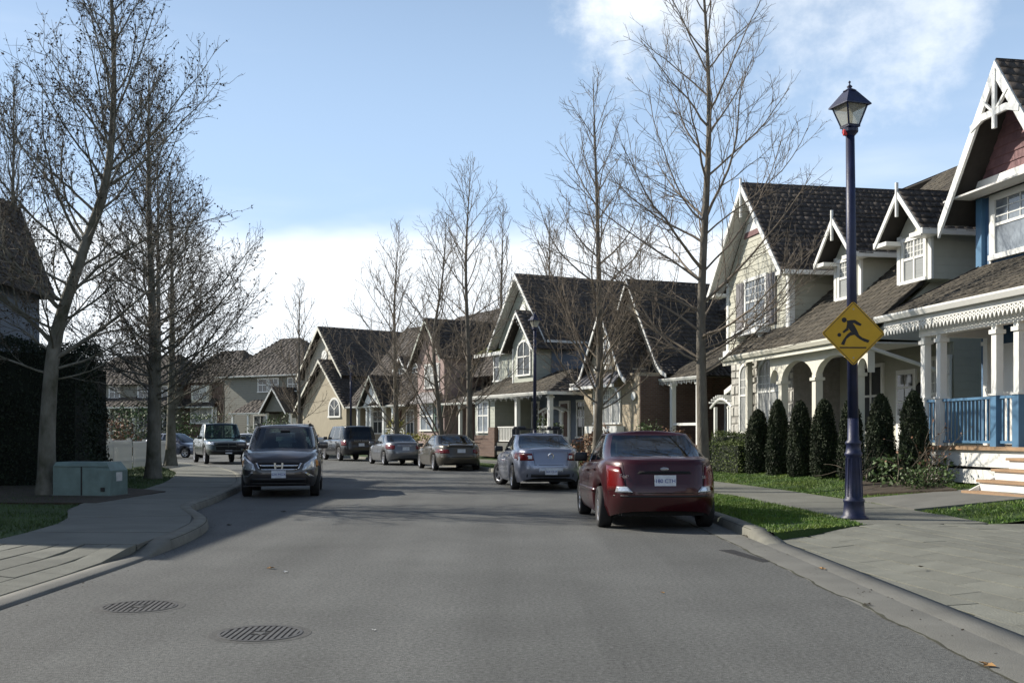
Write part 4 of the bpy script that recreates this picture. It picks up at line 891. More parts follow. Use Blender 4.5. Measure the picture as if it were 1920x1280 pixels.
# ---------------------------------------------------------------- vehicles
def superring(n_exp, N=150):
    th = np.linspace(0, 2*np.pi, 3000, endpoint=False); c, s = np.cos(th), np.sin(th)
    x = np.sign(c)*np.abs(c)**(2/n_exp); y = np.sign(s)*np.abs(s)**(2/n_exp); P = np.column_stack([x*2.5, y])
    d = np.r_[0, np.cumsum(np.linalg.norm(np.diff(np.vstack([P, P[:1]]), axis=0), axis=1))]; t = np.linspace(0, d[-1], N, endpoint=False)
    PX = np.r_[x, x[:1]]; PY = np.r_[y, y[:1]]
    return np.interp(t, d, PX), np.interp(t, d, PY)
def obj_from(name, V, F, m, parent, smooth=True, weld=True):
    used = sorted({i for f in F for i in f}); mp = {o: i for i, o in enumerate(used)}
    me = bpy.data.meshes.new(name); me.from_pydata([tuple(V[i]) for i in used], [], [tuple(mp[i] for i in f) for f in F])
    bm = bmesh.new(); bm.from_mesh(me)
    if weld: bmesh.ops.remove_doubles(bm, verts=bm.verts, dist=.0008)
    bmesh.ops.recalc_face_normals(bm, faces=bm.faces); bm.to_mesh(me); bm.free()
    if smooth: me.polygons.foreach_set('use_smooth', [True]*len(me.polygons))
    me.materials.append(MATS[m]); return link(bpy.data.objects.new(name, me), parent)
def make_text(txt, size, m, parent, name, M, depth=.002):
    cu = bpy.data.curves.new(name, 'FONT'); cu.body = txt; cu.size = size; cu.align_x = 'CENTER'; cu.align_y = 'CENTER'; cu.extrude = depth
    t = bpy.data.objects.new(name, cu); C.objects.link(t); me = bpy.data.meshes.new_from_object(t.evaluated_get(bpy.context.evaluated_depsgraph_get()))
    bpy.data.objects.remove(t); me.materials.clear(); me.materials.append(MATS[m])
    o = link(bpy.data.objects.new(name, me), parent); o.matrix_local = M; return o
def wheel_mesh():
    t = MB().lathe([(.215, -.085), (.27, -.105), (.315, -.095), (.325, -.06), (.325, .06), (.315, .095), (.27, .105), (.215, .085)], 28, axis='y', cap=False)
    return t
def car(name, label, loc, heading, P, group=None):
    root = empty(name, (loc[0], loc[1], loc[2] if len(loc) > 2 else 0), heading, label, P.get('cat', 'car'), group)
    L, W, H = P['L'], P['W'], P['H']; xr, xf = -L/2, L/2; rw = P.get('rw', .32); xa, xb = P['axles']; zc = rw; Ra = rw+P.get('gap', .055)
    prof = np.array(P['top']); zs = lambda x: np.interp(x, prof[:, 0], prof[:, 1])
    zb0 = P.get('zb', .22)
    def zbot(x):
        z = np.full_like(x, zb0)+np.interp(x, [xr, xr+.5, xf-.5, xf], [P.get('rz', .08), 0, 0, P.get('fz', .04)])
        for c in (xa, xb):
            dd = np.abs(x-c); z = np.where(dd < Ra, np.maximum(z, zc+np.sqrt(np.maximum(Ra**2-dd**2, 0))), z)
        return z
    N = 170; ux, uy = superring(P.get('sq', 5.0), N); tl = np.array([0, .05, .18, .36, .55, .74, .90, 1.0])
    ws = np.interp(tl, [0, .1, .35, .6, .85, 1], P.get('ws', [.93, .97, 1.0, 1.0, .975, .93]))
    fi = np.interp(tl, np.linspace(0, 1, 6), P.get('fi', [.10, .02, 0, .04, .09, .18])); ri = np.interp(tl, np.linspace(0, 1, 6), P.get('ri', [.10, .02, 0, .05, .07, .10]))
    V = []; 
    for k, t in enumerate(tl):
        x = np.where(ux > 0, ux*(xf-fi[k]), -ux*(xr+ri[k])); y = uy*W/2*ws[k]; a = zbot(x); b = zs(x); V.append(np.column_stack([x, y, a+(b-a)*t]))
    ring = V[-1]; crown = P.get('crown', .05); ss = [.10, .3, .6, 1.0]; nl = len(tl)
    for s in ss:
        x = ring[:, 0]*(1-.10*s); y = ring[:, 1]*(1-s); V.append(np.column_stack([x, y, zs(x)+crown*(1-(1-s)**2)]))
    V = np.vstack(V); nk = nl+len(ss); rb, fb, rr, rf = P['cabin']     # x of rear base, front base, roof rear, roof front
    hole = P.get('bed'); paint_f, bed_f = [], []
    for k in range(nk-1):
        for i in range(N):
            f = (k*N+i, k*N+(i+1) % N, (k+1)*N+(i+1) % N, (k+1)*N+i); cx = V[list(f), 0].mean()
            if k >= nl and rb+.04 < cx < fb-.12: continue
            if hole and k >= nl and hole[0] < cx < hole[1]: continue
            paint_f.append(f)
    # greenhouse
    gt = np.array([0, .06, .3, .6, .86, .95, 1.0]); gx, gy = superring(P.get('gsq', 6), 120); wb, wr = W/2*P.get('wb', .885), W/2*P.get('wr', .70); base = len(V); G = []
    zroof = H-P.get('rcrown', .05)
    for t in gt:
        e = t**P.get('gexp', .9); f_x = fb+(rf-fb)*e; r_x = rb+(rr-rb)*e; w = wb+(wr-wb)*t**1.15; bulge = .018*math.sin(math.pi*t); mid = (fb+rb)/2
        x = np.where(gx > 0, mid+gx*(f_x-mid+bulge), mid+gx*(mid-r_x+bulge)); y = gy*(w+bulge); z0 = zs(x)+.005; zt = zroof-.03*((x-mid)/(fb-rb)*2)**2
        G.append(np.column_stack([x, y, z0+(zt-z0)*t]))
    top = G[-1]; mid = (rf+rr)/2
    for s in (.15, .4, .7, 1.0):
        x = mid+(top[:, 0]-mid)*(1-.15*s); y = top[:, 1]*(1-s); G.append(np.column_stack([x, y, top[:, 2]+P.get('rcrown', .05)*(1-(1-s)**2)]))
    G = np.vstack(G); n = 120; gk = len(gt)+4; bins = {}
    pil = P['pillars']      # normalised side-window spans
    for k in range(gk-1):
        for i in range(n):
            f = tuple(base+j for j in (k*n+i, k*n+(i+1) % n, (k+1)*n+(i+1) % n, (k+1)*n+i)); mx, my = (gx[i]+gx[(i+1) % n])/2, (gy[i]+gy[(i+1) % n])/2; key = None
            if 1 <= k <= 4:
                if mx > .9 and abs(my) < .93: key = 'windscreen'
                elif mx < -.9 and abs(my) < .93 and k <= P.get('rgk', 4): key = 'rear_window'
                elif abs(my) > .9:
                    for j, (a, b) in enumerate(pil):
                        if a < mx < b: key = ('side_window', j, my > 0)
            if key: bins.setdefault(key, []).append(f)
            else: paint_f.append(f)
    V = np.vstack([V, G]); body = obj_from('body', V, paint_f, P['paint'], root)
    gm = P.get('glass', 'car_glass')
    for key, F in bins.items(): obj_from(key if isinstance(key, str) else key[0], V, F, P.get('rglass', gm) if key == 'rear_window' else gm, root)
    bm = bmesh.new(); bm.from_mesh(body.data); bvh = BVHTree.FromBMesh(bm); bm.free()
    # underbody, cabin floor, wheel housings
    b = MB(); b.box((xr+.25, -W/2+.30, zb0+.02), (xf-.25, W/2-.30, zb0+.10)); 
    for c in (xa, xb): b.box((c-Ra, -W/2+.28, zb0+.1), (c+Ra, W/2-.28, zc+Ra))
    b.build('underbody', 'underbody', root)
    if hole:
        MB().box((hole[0]-.02, -W/2+.12, .75), (hole[1]+.02, W/2-.12, .80)).build('bed_floor', 'black_plastic', root)
        MB().box((hole[1]-.04, -W/2+.10, .75), (hole[1], W/2-.10, zs(hole[1])+.02)).build('bed_wall', P['paint'], root)
    # projected patches
    def hit(axis, s, a, c):
        if axis == 'x': o, d = Vector((s*6, a, c)), Vector((-s, 0, 0))
        else: o, d = Vector((a, s*4, c)), Vector((0, -s, 0))
        r = bvh.ray_cast(o, d); return r[0]
    def patch(nm, m, axis, s, q, out=.012, nu=6, nv=4, parent=None):
        pts = []; q = [Vector(p) for p in q]
        for j in range(nv+1):
            for i in range(nu+1):
                u, v = i/nu, j/nv; p = (q[0]*(1-u)+q[1]*u)*(1-v)+(q[3]*(1-u)+q[2]*u)*v; h = hit(axis, s, p.x, p.y)
                if h is None: h = pts[-1][1] if pts else Vector((s*L/2, p.x, p.y)) if axis == 'x' else Vector((p.x, s*W/2, p.y))
                pts.append((p, h))
        dirv = Vector((s, 0, 0)) if axis == 'x' else Vector((0, s, 0)); vs = []; fs = []; w = nu+1
        for (p, h) in pts: vs.append(h+dirv*out)
        for (p, h) in pts: vs.append(h-dirv*.03)
        M_ = len(pts)
        for j in range(nv):
            for i in range(nu): fs.append((j*w+i, j*w+i+1, (j+1)*w+i+1, (j+1)*w+i))
        rim = [i for i in range(nu)]+[j*w+nu for j in range(nv)]+[nv*w+i for i in range(nu, 0, -1)]+[j*w for j in range(nv, 0, -1)]
        for a, c in zip(rim, rim[1:]+rim[:1]): fs.append((a, c, c+M_, a+M_))
        return obj_from(nm, vs, fs, m, parent or root, weld=False)
    sym = lambda q: [(-p[0], p[1]) for p in q]
    for nm, m, axis, s, q, *o in P.get('patches', []):
        patch(nm, m, axis, s, q, *(o or []))
        if axis == 'x' and abs(sum(p[0] for p in q)) > .02: patch(nm, m, axis, s, sym(q), *(o or []))
        if axis == 'y': patch(nm, m, axis, -s, q, *(o or []))
    # doors: seams and handles
    for x in P.get('seams', []):
        z0, z1 = zb0+.12, float(zs(x))-.01
        for s in (-1, 1): patch('door_seam', 'underbody', 'y', s, [(x-.006, z0), (x+.006, z0), (x+.006, z1), (x-.006, z1)], .0015, 1, 6)
    for x in P.get('handles', []):
        for s in (-1, 1):
            z = float(zs(x))-.13; h = hit('y', s, x, z)
            if h: MB().box((x-.09, h.y-.012, z-.015), (x+.09, h.y+.028*s if s > 0 else h.y-.028, z+.02)).build('door_handle', P.get('handle_m', P['paint']), root)
    for s in (-1, 1):
        x = fb-P.get('mx', .42); z = float(zs(x))+.09; w0 = wb+.02
        bb = MB(); bb.box((x-.08, s*w0 if s > 0 else s*w0-.22, z-.07), (x+.06, s*w0+.22 if s > 0 else s*w0, z+.08)); bb.build('wing_mirror', P.get('mirror_m', P['paint']), root, True, bevel=.035)
    # wheels
    k = rw/.325; tw = P.get('tw', 1.0)
    for c, st in ((xa, 0), (xb, P.get('steer', 0))):
        for s in (-1, 1):
            t = wheel_mesh().build('wheel', 'tyre', root, True); t.location = (c, s*(W/2-.115*tw-.02), rw); t.scale = (k, tw, k); t.rotation_euler = (0, 0, R(st))
            r = MB(); o_ = s
            r.lathe([(.0001, .045*o_), (.05, .05*o_), (.06, .055*o_)], 10, axis='y', cap=False)
            r.lathe([(.185, .02*o_), (.195, .075*o_), (.222, .088*o_), (.224, .05*o_)], 28, axis='y', cap=False)
            for i in range(P.get('spokes', 5)):
                a = 2*math.pi*i/P.get('spokes', 5)+.3; r.bar((.03*math.cos(a), .052*o_, .03*math.sin(a)), (.205*math.cos(a), .066*o_, .205*math.sin(a)), P.get('spw', .075), .025, (0, 1, 0))
            r.build('rim', 'alloy', t, False, fix=True)
            MB().lathe([(.21, -.02), (.21, .02*o_)], 20, axis='y').build('brake_disc', 'underbody', t)
    # plates
    for s, z, txt in P.get('plates', []):
        h = hit('x', s, 0, z) or Vector((s*L/2, 0, z)); x = h.x+s*.012
        pl = MB().box((min(x, x+s*.012), -.155, z-.08), (max(x, x+s*.012), .155, z+.08)).build('number_plate', 'plate_white', root)
        if txt: make_text(txt, .078, 'plate_blue', pl, 'lettering', Matrix.Translation((x+s*.0145, 0, z-.005))@Matrix.Rotation(R(90*s), 4, 'Z')@Matrix.Rotation(R(90), 4, 'X'))
    for s, y, z, txt, size, m in P.get('badges', []):
        h = hit('x', s, y, z)
        if h: make_text(txt, size, m, root, 'badge', Matrix.Translation((h.x+s*.016, y, z))@Matrix.Rotation(R(90*s), 4, 'Z')@Matrix.Rotation(R(90), 4, 'X'), .003)
    if P.get('seats', True):
        sm = MB(); sm.box((-.25, -.24, .0), (.25, .24, .16)); sm.add([(-.27, -.23, .12), (-.27, .23, .12), (-.13, .23, .12), (-.13, -.23, .12), (-.42, -.20, .62), (-.42, .20, .62), (-.33, .20, .62), (-.33, -.20, .62)], [(0,1,2,3),(4,5,6,7),(0,1,5,4),(1,2,6,5),(2,3,7,6),(3,0,4,7)]); sm.box((-.44, -.13, .66), (-.34, .13, .86))
        me = None; fx = (fb+rb)/2+.15+P.get('seat_dx', 0)
        for x in (fx, fx-.85):
            for y in (-.36, .36):
                if me is None: o = sm.build('seat', 'seat_cloth', root, True, bevel=.03); me = o.data
                else: o = link(bpy.data.objects.new('seat', me), root)
                o.location = (x if x == fx else x+.12, y, P.get('seat_z', .42)-(0 if x == fx else .20))
        MB().box((fb-.75, -W/2+.2, float(zs(fb))-.18), (fb-.15, W/2-.2, float(zs(fb))-.02)).build('dashboard', 'black_plastic', root)
        tl_ = MB(); cxs = fb-.80
        tl_.tube([(cxs-.10*math.cos(a*math.pi/8)*.4, .36+.18*math.cos(a*math.pi/8), float(zs(fb))-.02+.17*math.sin(a*math.pi/8)) for a in range(17)], .016, 6); tl_.build('steering_wheel', 'black_plastic', root, True)
    return root, hit, patch
def rear_at(x, y, phi, L):      # heading away from us, given the rear bumper
    p = R(phi); return (x-math.sin(p)*L/2, y+math.cos(p)*L/2), R(90+phi)
def front_at(x, y, phi, L):     # heading towards us, given the front bumper
    p = R(phi); return (x-math.sin(p)*L/2, y+math.cos(p)*L/2), R(-90+phi)

# red sedan, nearest
P = dict(L=4.42, W=1.80, H=1.46, axles=(-1.25, 1.36), rw=.31, paint='paint_red', zb=.20, rz=.12, sq=4.2,
    top=[(-2.21, .98), (-2.0, 1.03), (-1.6, 1.05), (-.9, .98), (.3, .94), (.9, .92), (1.3, .86), (2.0, .70), (2.21, .60)], cabin=(-1.72, 1.02, -.75, .30), pillars=[(-.72, -.08), (-.03, .72)], wr=.70, wb=.88,
    ri=[.10, .01, 0, .06, .10, .16], ws=[.92, .97, 1.0, .995, .97, .91], seams=(.72, -.28), handles=(-.1, -1.05), mirror_m='black_plastic', steer=0, crown=.035, gexp=.85,
    patches=[('tail_light', 'tail_red', 'x', -1, [(-.79, .58), (-.56, .60), (-.62, .93), (-.78, .95)], .012), ('reversing_light', 'lamp_clear', 'x', -1, [(-.70, .57), (-.47, .57), (-.54, .65), (-.68, .65)], .020),
             ('trunk_crease', 'underbody', 'x', -1, [(-.58, .555), (.58, .555), (.58, .565), (-.58, .565)], .002, 12, 1), ('bumper_strip', 'black_plastic', 'x', -1, [(-.72, .50), (.72, .50), (.72, .525), (-.72, .525)], .006, 14, 1), ('plate_recess', 'underbody', 'x', -1, [(-.40, .83), (.40, .83), (.36, .87), (-.36, .87)], .004, 8, 1),
             ('trunk_seam', 'underbody', 'x', -1, [(-.555, .57), (-.548, .57), (-.585, .99), (-.592, .99)], .003, 1, 8), ('bumper_seam', 'underbody', 'y', 1, [(-1.85, .50), (-1.842, .50), (-1.80, .60), (-1.808, .60)], .002, 1, 3), ('side_strip', 'paint_red', 'y', 1, [(-1.0, .52), (1.0, .50), (1.0, .56), (-1.0, .58)], .014, 12, 1)],
    plates=[(-1, .735, '180 CTH')], badges=[(-1, .55, .80, 'Focus', .085, 'steel'), (-1, -.58, .78, 'SE', .06, 'steel')], spokes=7)
loc, hd = rear_at(2.20, 15.25, 2.5, 4.42); r_, hit, patch = car('sedan', 'dark red sedan parked nearest on the right, seen from behind', loc, hd, P, 'cars parked along the right curb')
h = hit('x', -1, 0, .90); MB().lathe([(.05, 0), (.055, .004), (.045, .012), (.001, .014)], 20, (0, 0, 0), 'z').build('emblem', 'steel', r_, True).matrix_local = Matrix.Translation((h.x-.004, 0, .90))@Matrix.Rotation(R(-90), 4, 'Y')@Matrix.Diagonal((.55, 1.2, 1, 1))
# silver-blue sedan
P = dict(L=4.70, W=1.78, H=1.44, axles=(-1.30, 1.38), rw=.315, paint='paint_silver_blue', zb=.20, rz=.16, sq=4.2,
    top=[(-2.35, .98), (-2.15, 1.02), (-1.7, 1.04), (-.9, .97), (.4, .93), (1.0, .90), (1.5, .84), (2.1, .72), (2.35, .60)], cabin=(-1.80, 1.12, -.70, .30), pillars=[(-.70, -.06), (-.01, .72)], wr=.70,
    ri=[.12, .0, 0, .06, .09, .15], seams=(.75, -.30), handles=(-.1, -1.1), mirror_m='black_plastic', steer=22, gexp=.85,
    patches=[('tail_light', 'tail_red', 'x', -1, [(-.86, .74), (-.42, .76), (-.46, .93), (-.82, .95)], .012), ('reversing_light', 'lamp_clear', 'x', -1, [(-.56, .79), (-.46, .79), (-.46, .88), (-.56, .88)], .020),
             ('trunk_seam', 'underbody', 'x', -1, [(-.405, .66), (-.398, .66), (-.43, .97), (-.437, .97)], .003, 1, 8), ('bumper_seam', 'underbody', 'x', -1, [(-.8, .64), (.8, .64), (.8, .65), (-.8, .65)], .002, 12, 1), ('plate_recess', 'plate_white', 'x', -1, [(-.30, .46), (.30, .46), (.30, .57), (-.30, .57)], .004, 8, 1), ('rear_valance', 'black_plastic', 'x', -1, [(-.70, .34), (.70, .34), (.70, .42), (-.70, .42)], .004, 12, 1)],
    plates=[(-1, .485, '364 CLX')], spokes=5)
loc, hd = rear_at(.97, 26.3, 8, 4.70); r_, hit, patch = car('sedan', 'silver blue sedan with roof rack and front wheels turned, ahead of the red sedan', loc, hd, P, 'cars parked along the right curb')
for x in (-.45, .25):
    b = MB(); b.bar((x, -.58, 1.53), (x, .58, 1.53), .05, .03); 
    for s in (-1, 1): b.box((x-.05, s*.56-.05, 1.36), (x+.05, s*.56+.05, 1.55)); b.lathe([(.03, -.12), (.05, -.1), (.05, .1), (.03, .12)], 8, (x, s*.46, 1.56), 'y')
    b.build('roof_rack', 'black_plastic', r_)
h = hit('x', -1, 0, .86); MB().lathe([(.075, 0), (.075, .01), (.058, .012), (.058, .0)], 20, cap=False).build('emblem', 'chrome', r_).matrix_local = Matrix.Translation((h.x-.006, 0, .86))@Matrix.Rotation(R(-90), 4, 'Y')
MB().bar((-1.0, 0, 1.40), (-1.12, 0, 1.56), .012, .012).build('aerial', 'black_plastic', r_)
# taupe long sedan
P = dict(L=5.1, W=1.88, H=1.41, axles=(-1.42, 1.45), rw=.315, paint='paint_taupe', zb=.20, rz=.14, sq=4.0,
    top=[(-2.55, .90), (-2.3, .98), (-1.8, 1.0), (-.9, .95), (.5, .90), (1.1, .86), (1.6, .80), (2.3, .66), (2.55, .55)], cabin=(-2.0, 1.35, -.85, .35), pillars=[(-.66, -.08), (-.02, .68)], wr=.66,
    ri=[.12, .0, 0, .08, .12, .18], seams=(.8, -.35), handles=(-.15, -1.2), gexp=.85,
    patches=[('tail_light', 'tail_red', 'x', -1, [(-.90, .66), (-.45, .69), (-.47, .82), (-.84, .84)], .012), ('bumper_strip', 'black_plastic', 'x', -1, [(-.85, .52), (.85, .52), (.85, .55), (-.85, .55)], .006, 14, 1)], plates=[(-1, .76, '')], spokes=8, spw=.05)
loc, hd = rear_at(-1.90, 40.5, 15.5, 5.1); r_, hit, patch = car('sedan', 'taupe long low sedan with rear spoiler, third from the front on the right', loc, hd, P, 'cars parked along the right curb')
b = MB(); b.bar((-2.42, -.72, 1.07), (-2.42, .72, 1.07), .16, .03); b.box((-2.45, -.5, .94), (-2.38, -.46, 1.06)); b.box((-2.45, .46, .94), (-2.38, .5, 1.06)); b.build('spoiler', 'paint_taupe', r_)
# grey compact sedan
P = dict(L=4.48, W=1.75, H=1.43, axles=(-1.28, 1.40), rw=.31, paint='paint_grey', zb=.20, rz=.14, sq=4.2,
    top=[(-2.24, .98), (-2.0, 1.02), (-1.6, 1.03), (-.9, .97), (.4, .92), (1.1, .88), (1.5, .82), (2.0, .70), (2.24, .58)], cabin=(-1.75, 1.25, -.8, .30), pillars=[(-.68, -.06), (-.01, .70)], wr=.69, ri=[.12, .0, 0, .05, .09, .15], seams=(.75, -.28), gexp=.85,
    patches=[('tail_light', 'tail_red', 'x', -1, [(-.84, .72), (-.50, .74), (-.48, .90), (-.80, .94)], .012), ('chrome_strip', 'chrome', 'x', -1, [(-.36, .88), (.36, .88), (.36, .91), (-.36, .91)], .012, 8, 1)], plates=[(-1, .76, '')], spokes=5)
loc, hd = rear_at(-4.75, 47.9, 20, 4.48); car('sedan', 'grey compact sedan parked between the taupe sedan and the black utility vehicle', loc, hd, P, 'cars parked along the right curb')
# black boxy utility vehicle
P = dict(L=4.95, W=1.98, H=1.87, axles=(-1.42, 1.46), rw=.37, paint='paint_black', zb=.30, rz=.10, sq=6.5, cat='suv',
    top=[(-2.47, 1.10), (-2.2, 1.12), (0, 1.12), (1.1, 1.10), (1.8, 1.06), (2.3, .98), (2.47, .90)], cabin=(-2.36, 1.30, -2.10, .62), pillars=[(-.86, -.52), (-.46, .10), (.16, .78)], wr=.78, wb=.92, gsq=8, ri=[.1, .0, 0, .04, .05, .06], fi=[.1, .02, 0, .02, .05, .1], seams=(.75, -.2), handles=(0, -.95), glass='car_glass', rglass='tinted_glass',
    patches=[('tail_light', 'tail_red', 'x', -1, [(-.95, .82), (-.78, .82), (-.78, 1.06), (-.93, 1.06)], .012)], plates=[(-1, .86, '')], badges=[(-1, 0, 1.06, 'RANGE ROVER', .12, 'steel')], spokes=9, spw=.04, seats=False)
loc, hd = rear_at(-7.85, 55.7, 25, 4.95); car('suv', 'black boxy utility vehicle parked beyond the grey compact sedan', loc, hd, P, 'cars parked along the right curb')
# white pickup beyond
def pickup(L=5.7, W=2.0, H=1.9, paint_='paint_white', **k):
    d = dict(L=L, W=W, H=H, axles=(-1.75, 1.80), rw=.40, paint=paint_, zb=.42, rz=.04, sq=6, cat='pickup', gap=.07,
        top=[(-L/2, 1.20), (-.6, 1.20), (.0, 1.16), (1.2, 1.15), (1.7, 1.13), (2.5, 1.05), (L/2, .96)], cabin=(-.75, 1.28, -.60, .62), bed=(-L/2+.15, -.80), pillars=[(-.86, -.35), (-.25, .70)], wr=.76, wb=.90, gsq=8, ri=[.02, .0, 0, .0, .0, .02], fi=[.06, .0, 0, .03, .06, .12], seams=(.9, 0), handles=(.1,), mx=.5, spokes=6)
    d.update(k); return d
P = pickup(seats=False, H=2.05); loc, hd = rear_at(-11.55, 62.6, 30, 5.7); car('pickup', 'white pickup mostly hidden behind the brown sport utility', loc, hd, P)
# the brown-grey sport utility that faces us
P = dict(L=4.55, W=1.78, H=1.64, axles=(-1.30, 1.32), rw=.345, paint='paint_brown_grey', zb=.24, rz=.08, sq=4.6, cat='suv', fz=.06,
    top=[(-2.27, 1.02), (-1.9, 1.05), (0, 1.05), (.8, 1.06), (1.2, 1.04), (1.7, .98), (2.1, .87), (2.27, .78)], cabin=(-2.12, 1.28, -1.75, .42), pillars=[(-.82, -.42), (-.36, .10), (.15, .74)], wr=.755, wb=.90, fi=[.10, .02, 0, .0, .04, .14], crown=.05, gexp=.95, seams=(.72, -.25), handles=(-.05, -.95), seat_z=.58, seat_dx=.25,
    patches=[('headlight', 'lamp_clear', 'x', 1, [(-.86, .63), (-.50, .60), (-.55, .75), (-.80, .93)], .012), ('hood_seam', 'underbody', 'x', 1, [(-.62, .775), (.62, .775), (.62, .783), (-.62, .783)], .003, 14, 1), ('fog_trim', 'chrome', 'x', 1, [(-.78, .46), (-.66, .46), (-.56, .565), (-.585, .575)], .012),
             ('indicator', 'amber', 'x', 1, [(-.86, .68), (-.80, .68), (-.78, .84), (-.83, .82)], .018),
             ('grille', 'underbody', 'x', 1, [(-.40, .64), (.40, .64), (.48, .77), (-.48, .77)], .010, 12, 3), ('grille_bar', 'chrome', 'x', 1, [(-.41, .700), (.41, .700), (.42, .728), (-.42, .728)], .022, 12, 1), ('grille_bar', 'chrome', 'x', 1, [(-.37, .615), (.37, .615), (.40, .64), (-.40, .64)], .022, 12, 1),
             ('grille_end', 'chrome', 'x', 1, [(-.43, .64), (-.40, .62), (-.46, .77), (-.50, .77)], .022, 2, 3), ('lower_intake', 'black_plastic', 'x', 1, [(-.62, .34), (.62, .34), (.66, .44), (-.66, .44)], .008, 12, 2), ('bumper', 'black_plastic', 'x', 1, [(-.80, .26), (.80, .26), (.80, .33), (-.80, .33)], .008, 14, 2)],
    plates=[(1, .525, '524 MGX')], spokes=5)
loc, hd = front_at(-5.12, 23.4, 8.8, 4.55); r_, hit, patch = car('suv', 'brown-grey sport utility facing us at the left curb', loc, hd, P)
h = hit('x', 1, 0, .70); b = MB(); x = h.x+.03
for s in (-1, 1): b.add([(x, s*.055, .635), (x, s*.085, .635), (x, s*.105, .775), (x, s*.06, .775), (x+.012, s*.055, .635), (x+.012, s*.085, .635), (x+.012, s*.105, .775), (x+.012, s*.06, .775)], [(0,1,2,3),(7,6,5,4),(0,4,5,1),(1,5,6,2),(2,6,7,3),(3,7,4,0)])
b.box((x, -.07, .69), (x+.012, .07, .72)); b.build('emblem', 'chrome', r_)
for s in (-1, 1): MB().bar((-1.7, s*.60, 1.62), (.2, s*.60, 1.64), .05, .035).build('roof_rail', 'black_plastic', r_)
MB().bar((.55, .05, 1.50), (.62, .05, 1.46), .22, .06).build('rear_view_mirror', 'black_plastic', r_)
# dark green pickup facing us
P = pickup(L=5.7, W=2.02, H=1.95, paint_='paint_dark_green', patches=[('headlight', 'lamp_clear', 'x', 1, [(-.96, .92), (-.66, .90), (-.64, 1.04), (-.92, 1.08)], .012), ('grille', 'underbody', 'x', 1, [(-.56, .66), (.56, .66), (.60, 1.02), (-.60, 1.02)], .015, 8, 4), ('bumper', 'black_plastic', 'x', 1, [(-.95, .50), (.95, .50), (.95, .64), (-.95, .64)], .03, 10, 2)], plates=[(1, .58, '')], seat_z=.7, seats=False)
loc, hd = front_at(-13.25, 49.9, 24, 5.7); r_, hit, patch = car('pickup', 'dark green pickup with black grille facing us beyond the left trees', loc, hd, P)
h = hit('x', 1, 0, .84); MB().box((h.x, -.02, .66), (h.x+.03, .02, 1.02)).build('grille_bar', 'paint_dark_green', r_); MB().box((h.x, -.58, .83), (h.x+.03, .58, .87)).build('grille_bar', 'paint_dark_green', r_)
# small dark hatchback beyond the fence, side on
def hatch(paint_, L=4.2, **k):
    d = dict(L=L, W=1.72, H=1.47, axles=(-1.22, 1.28), rw=.31, paint=paint_, zb=.20, rz=.12, sq=4.2, top=[(-2.1, .98), (-1.7, 1.0), (-.4, .96), (.8, .92), (1.2, .86), (1.9, .70), (2.1, .60)], cabin=(-1.95, 1.25, -1.35, .25), pillars=[(-.78, -.12), (-.06, .68)], wr=.70, seams=(.7, -.25), handles=(-.1, -.95), patches=[('headlight', 'lamp_clear', 'x', 1, [(-.80, .60), (-.52, .58), (-.54, .68), (-.74, .74)], .012), ('tail_light', 'tail_red', 'x', -1, [(-.82, .74), (-.55, .76), (-.58, .92), (-.78, .94)], .012)], seats=False)
    d.update(k); return d
car('hatchback', 'dark slate hatchback standing side on behind the left tree trunks', (-20.3, 64.5), R(-22), hatch('paint_slate', 4.3))
loc, hd = front_at(-6.85, 31.2, 13, 4.2); car('hatchback', 'red hatchback parked right behind the brown sport utility', loc, hd, hatch('paint_red'))
loc, hd = front_at(-14.6, 61.5, 30, 4.2); car('hatchback', 'white hatchback between the dark green pickup and the brown sport utility', loc, hd, hatch('paint_white'))
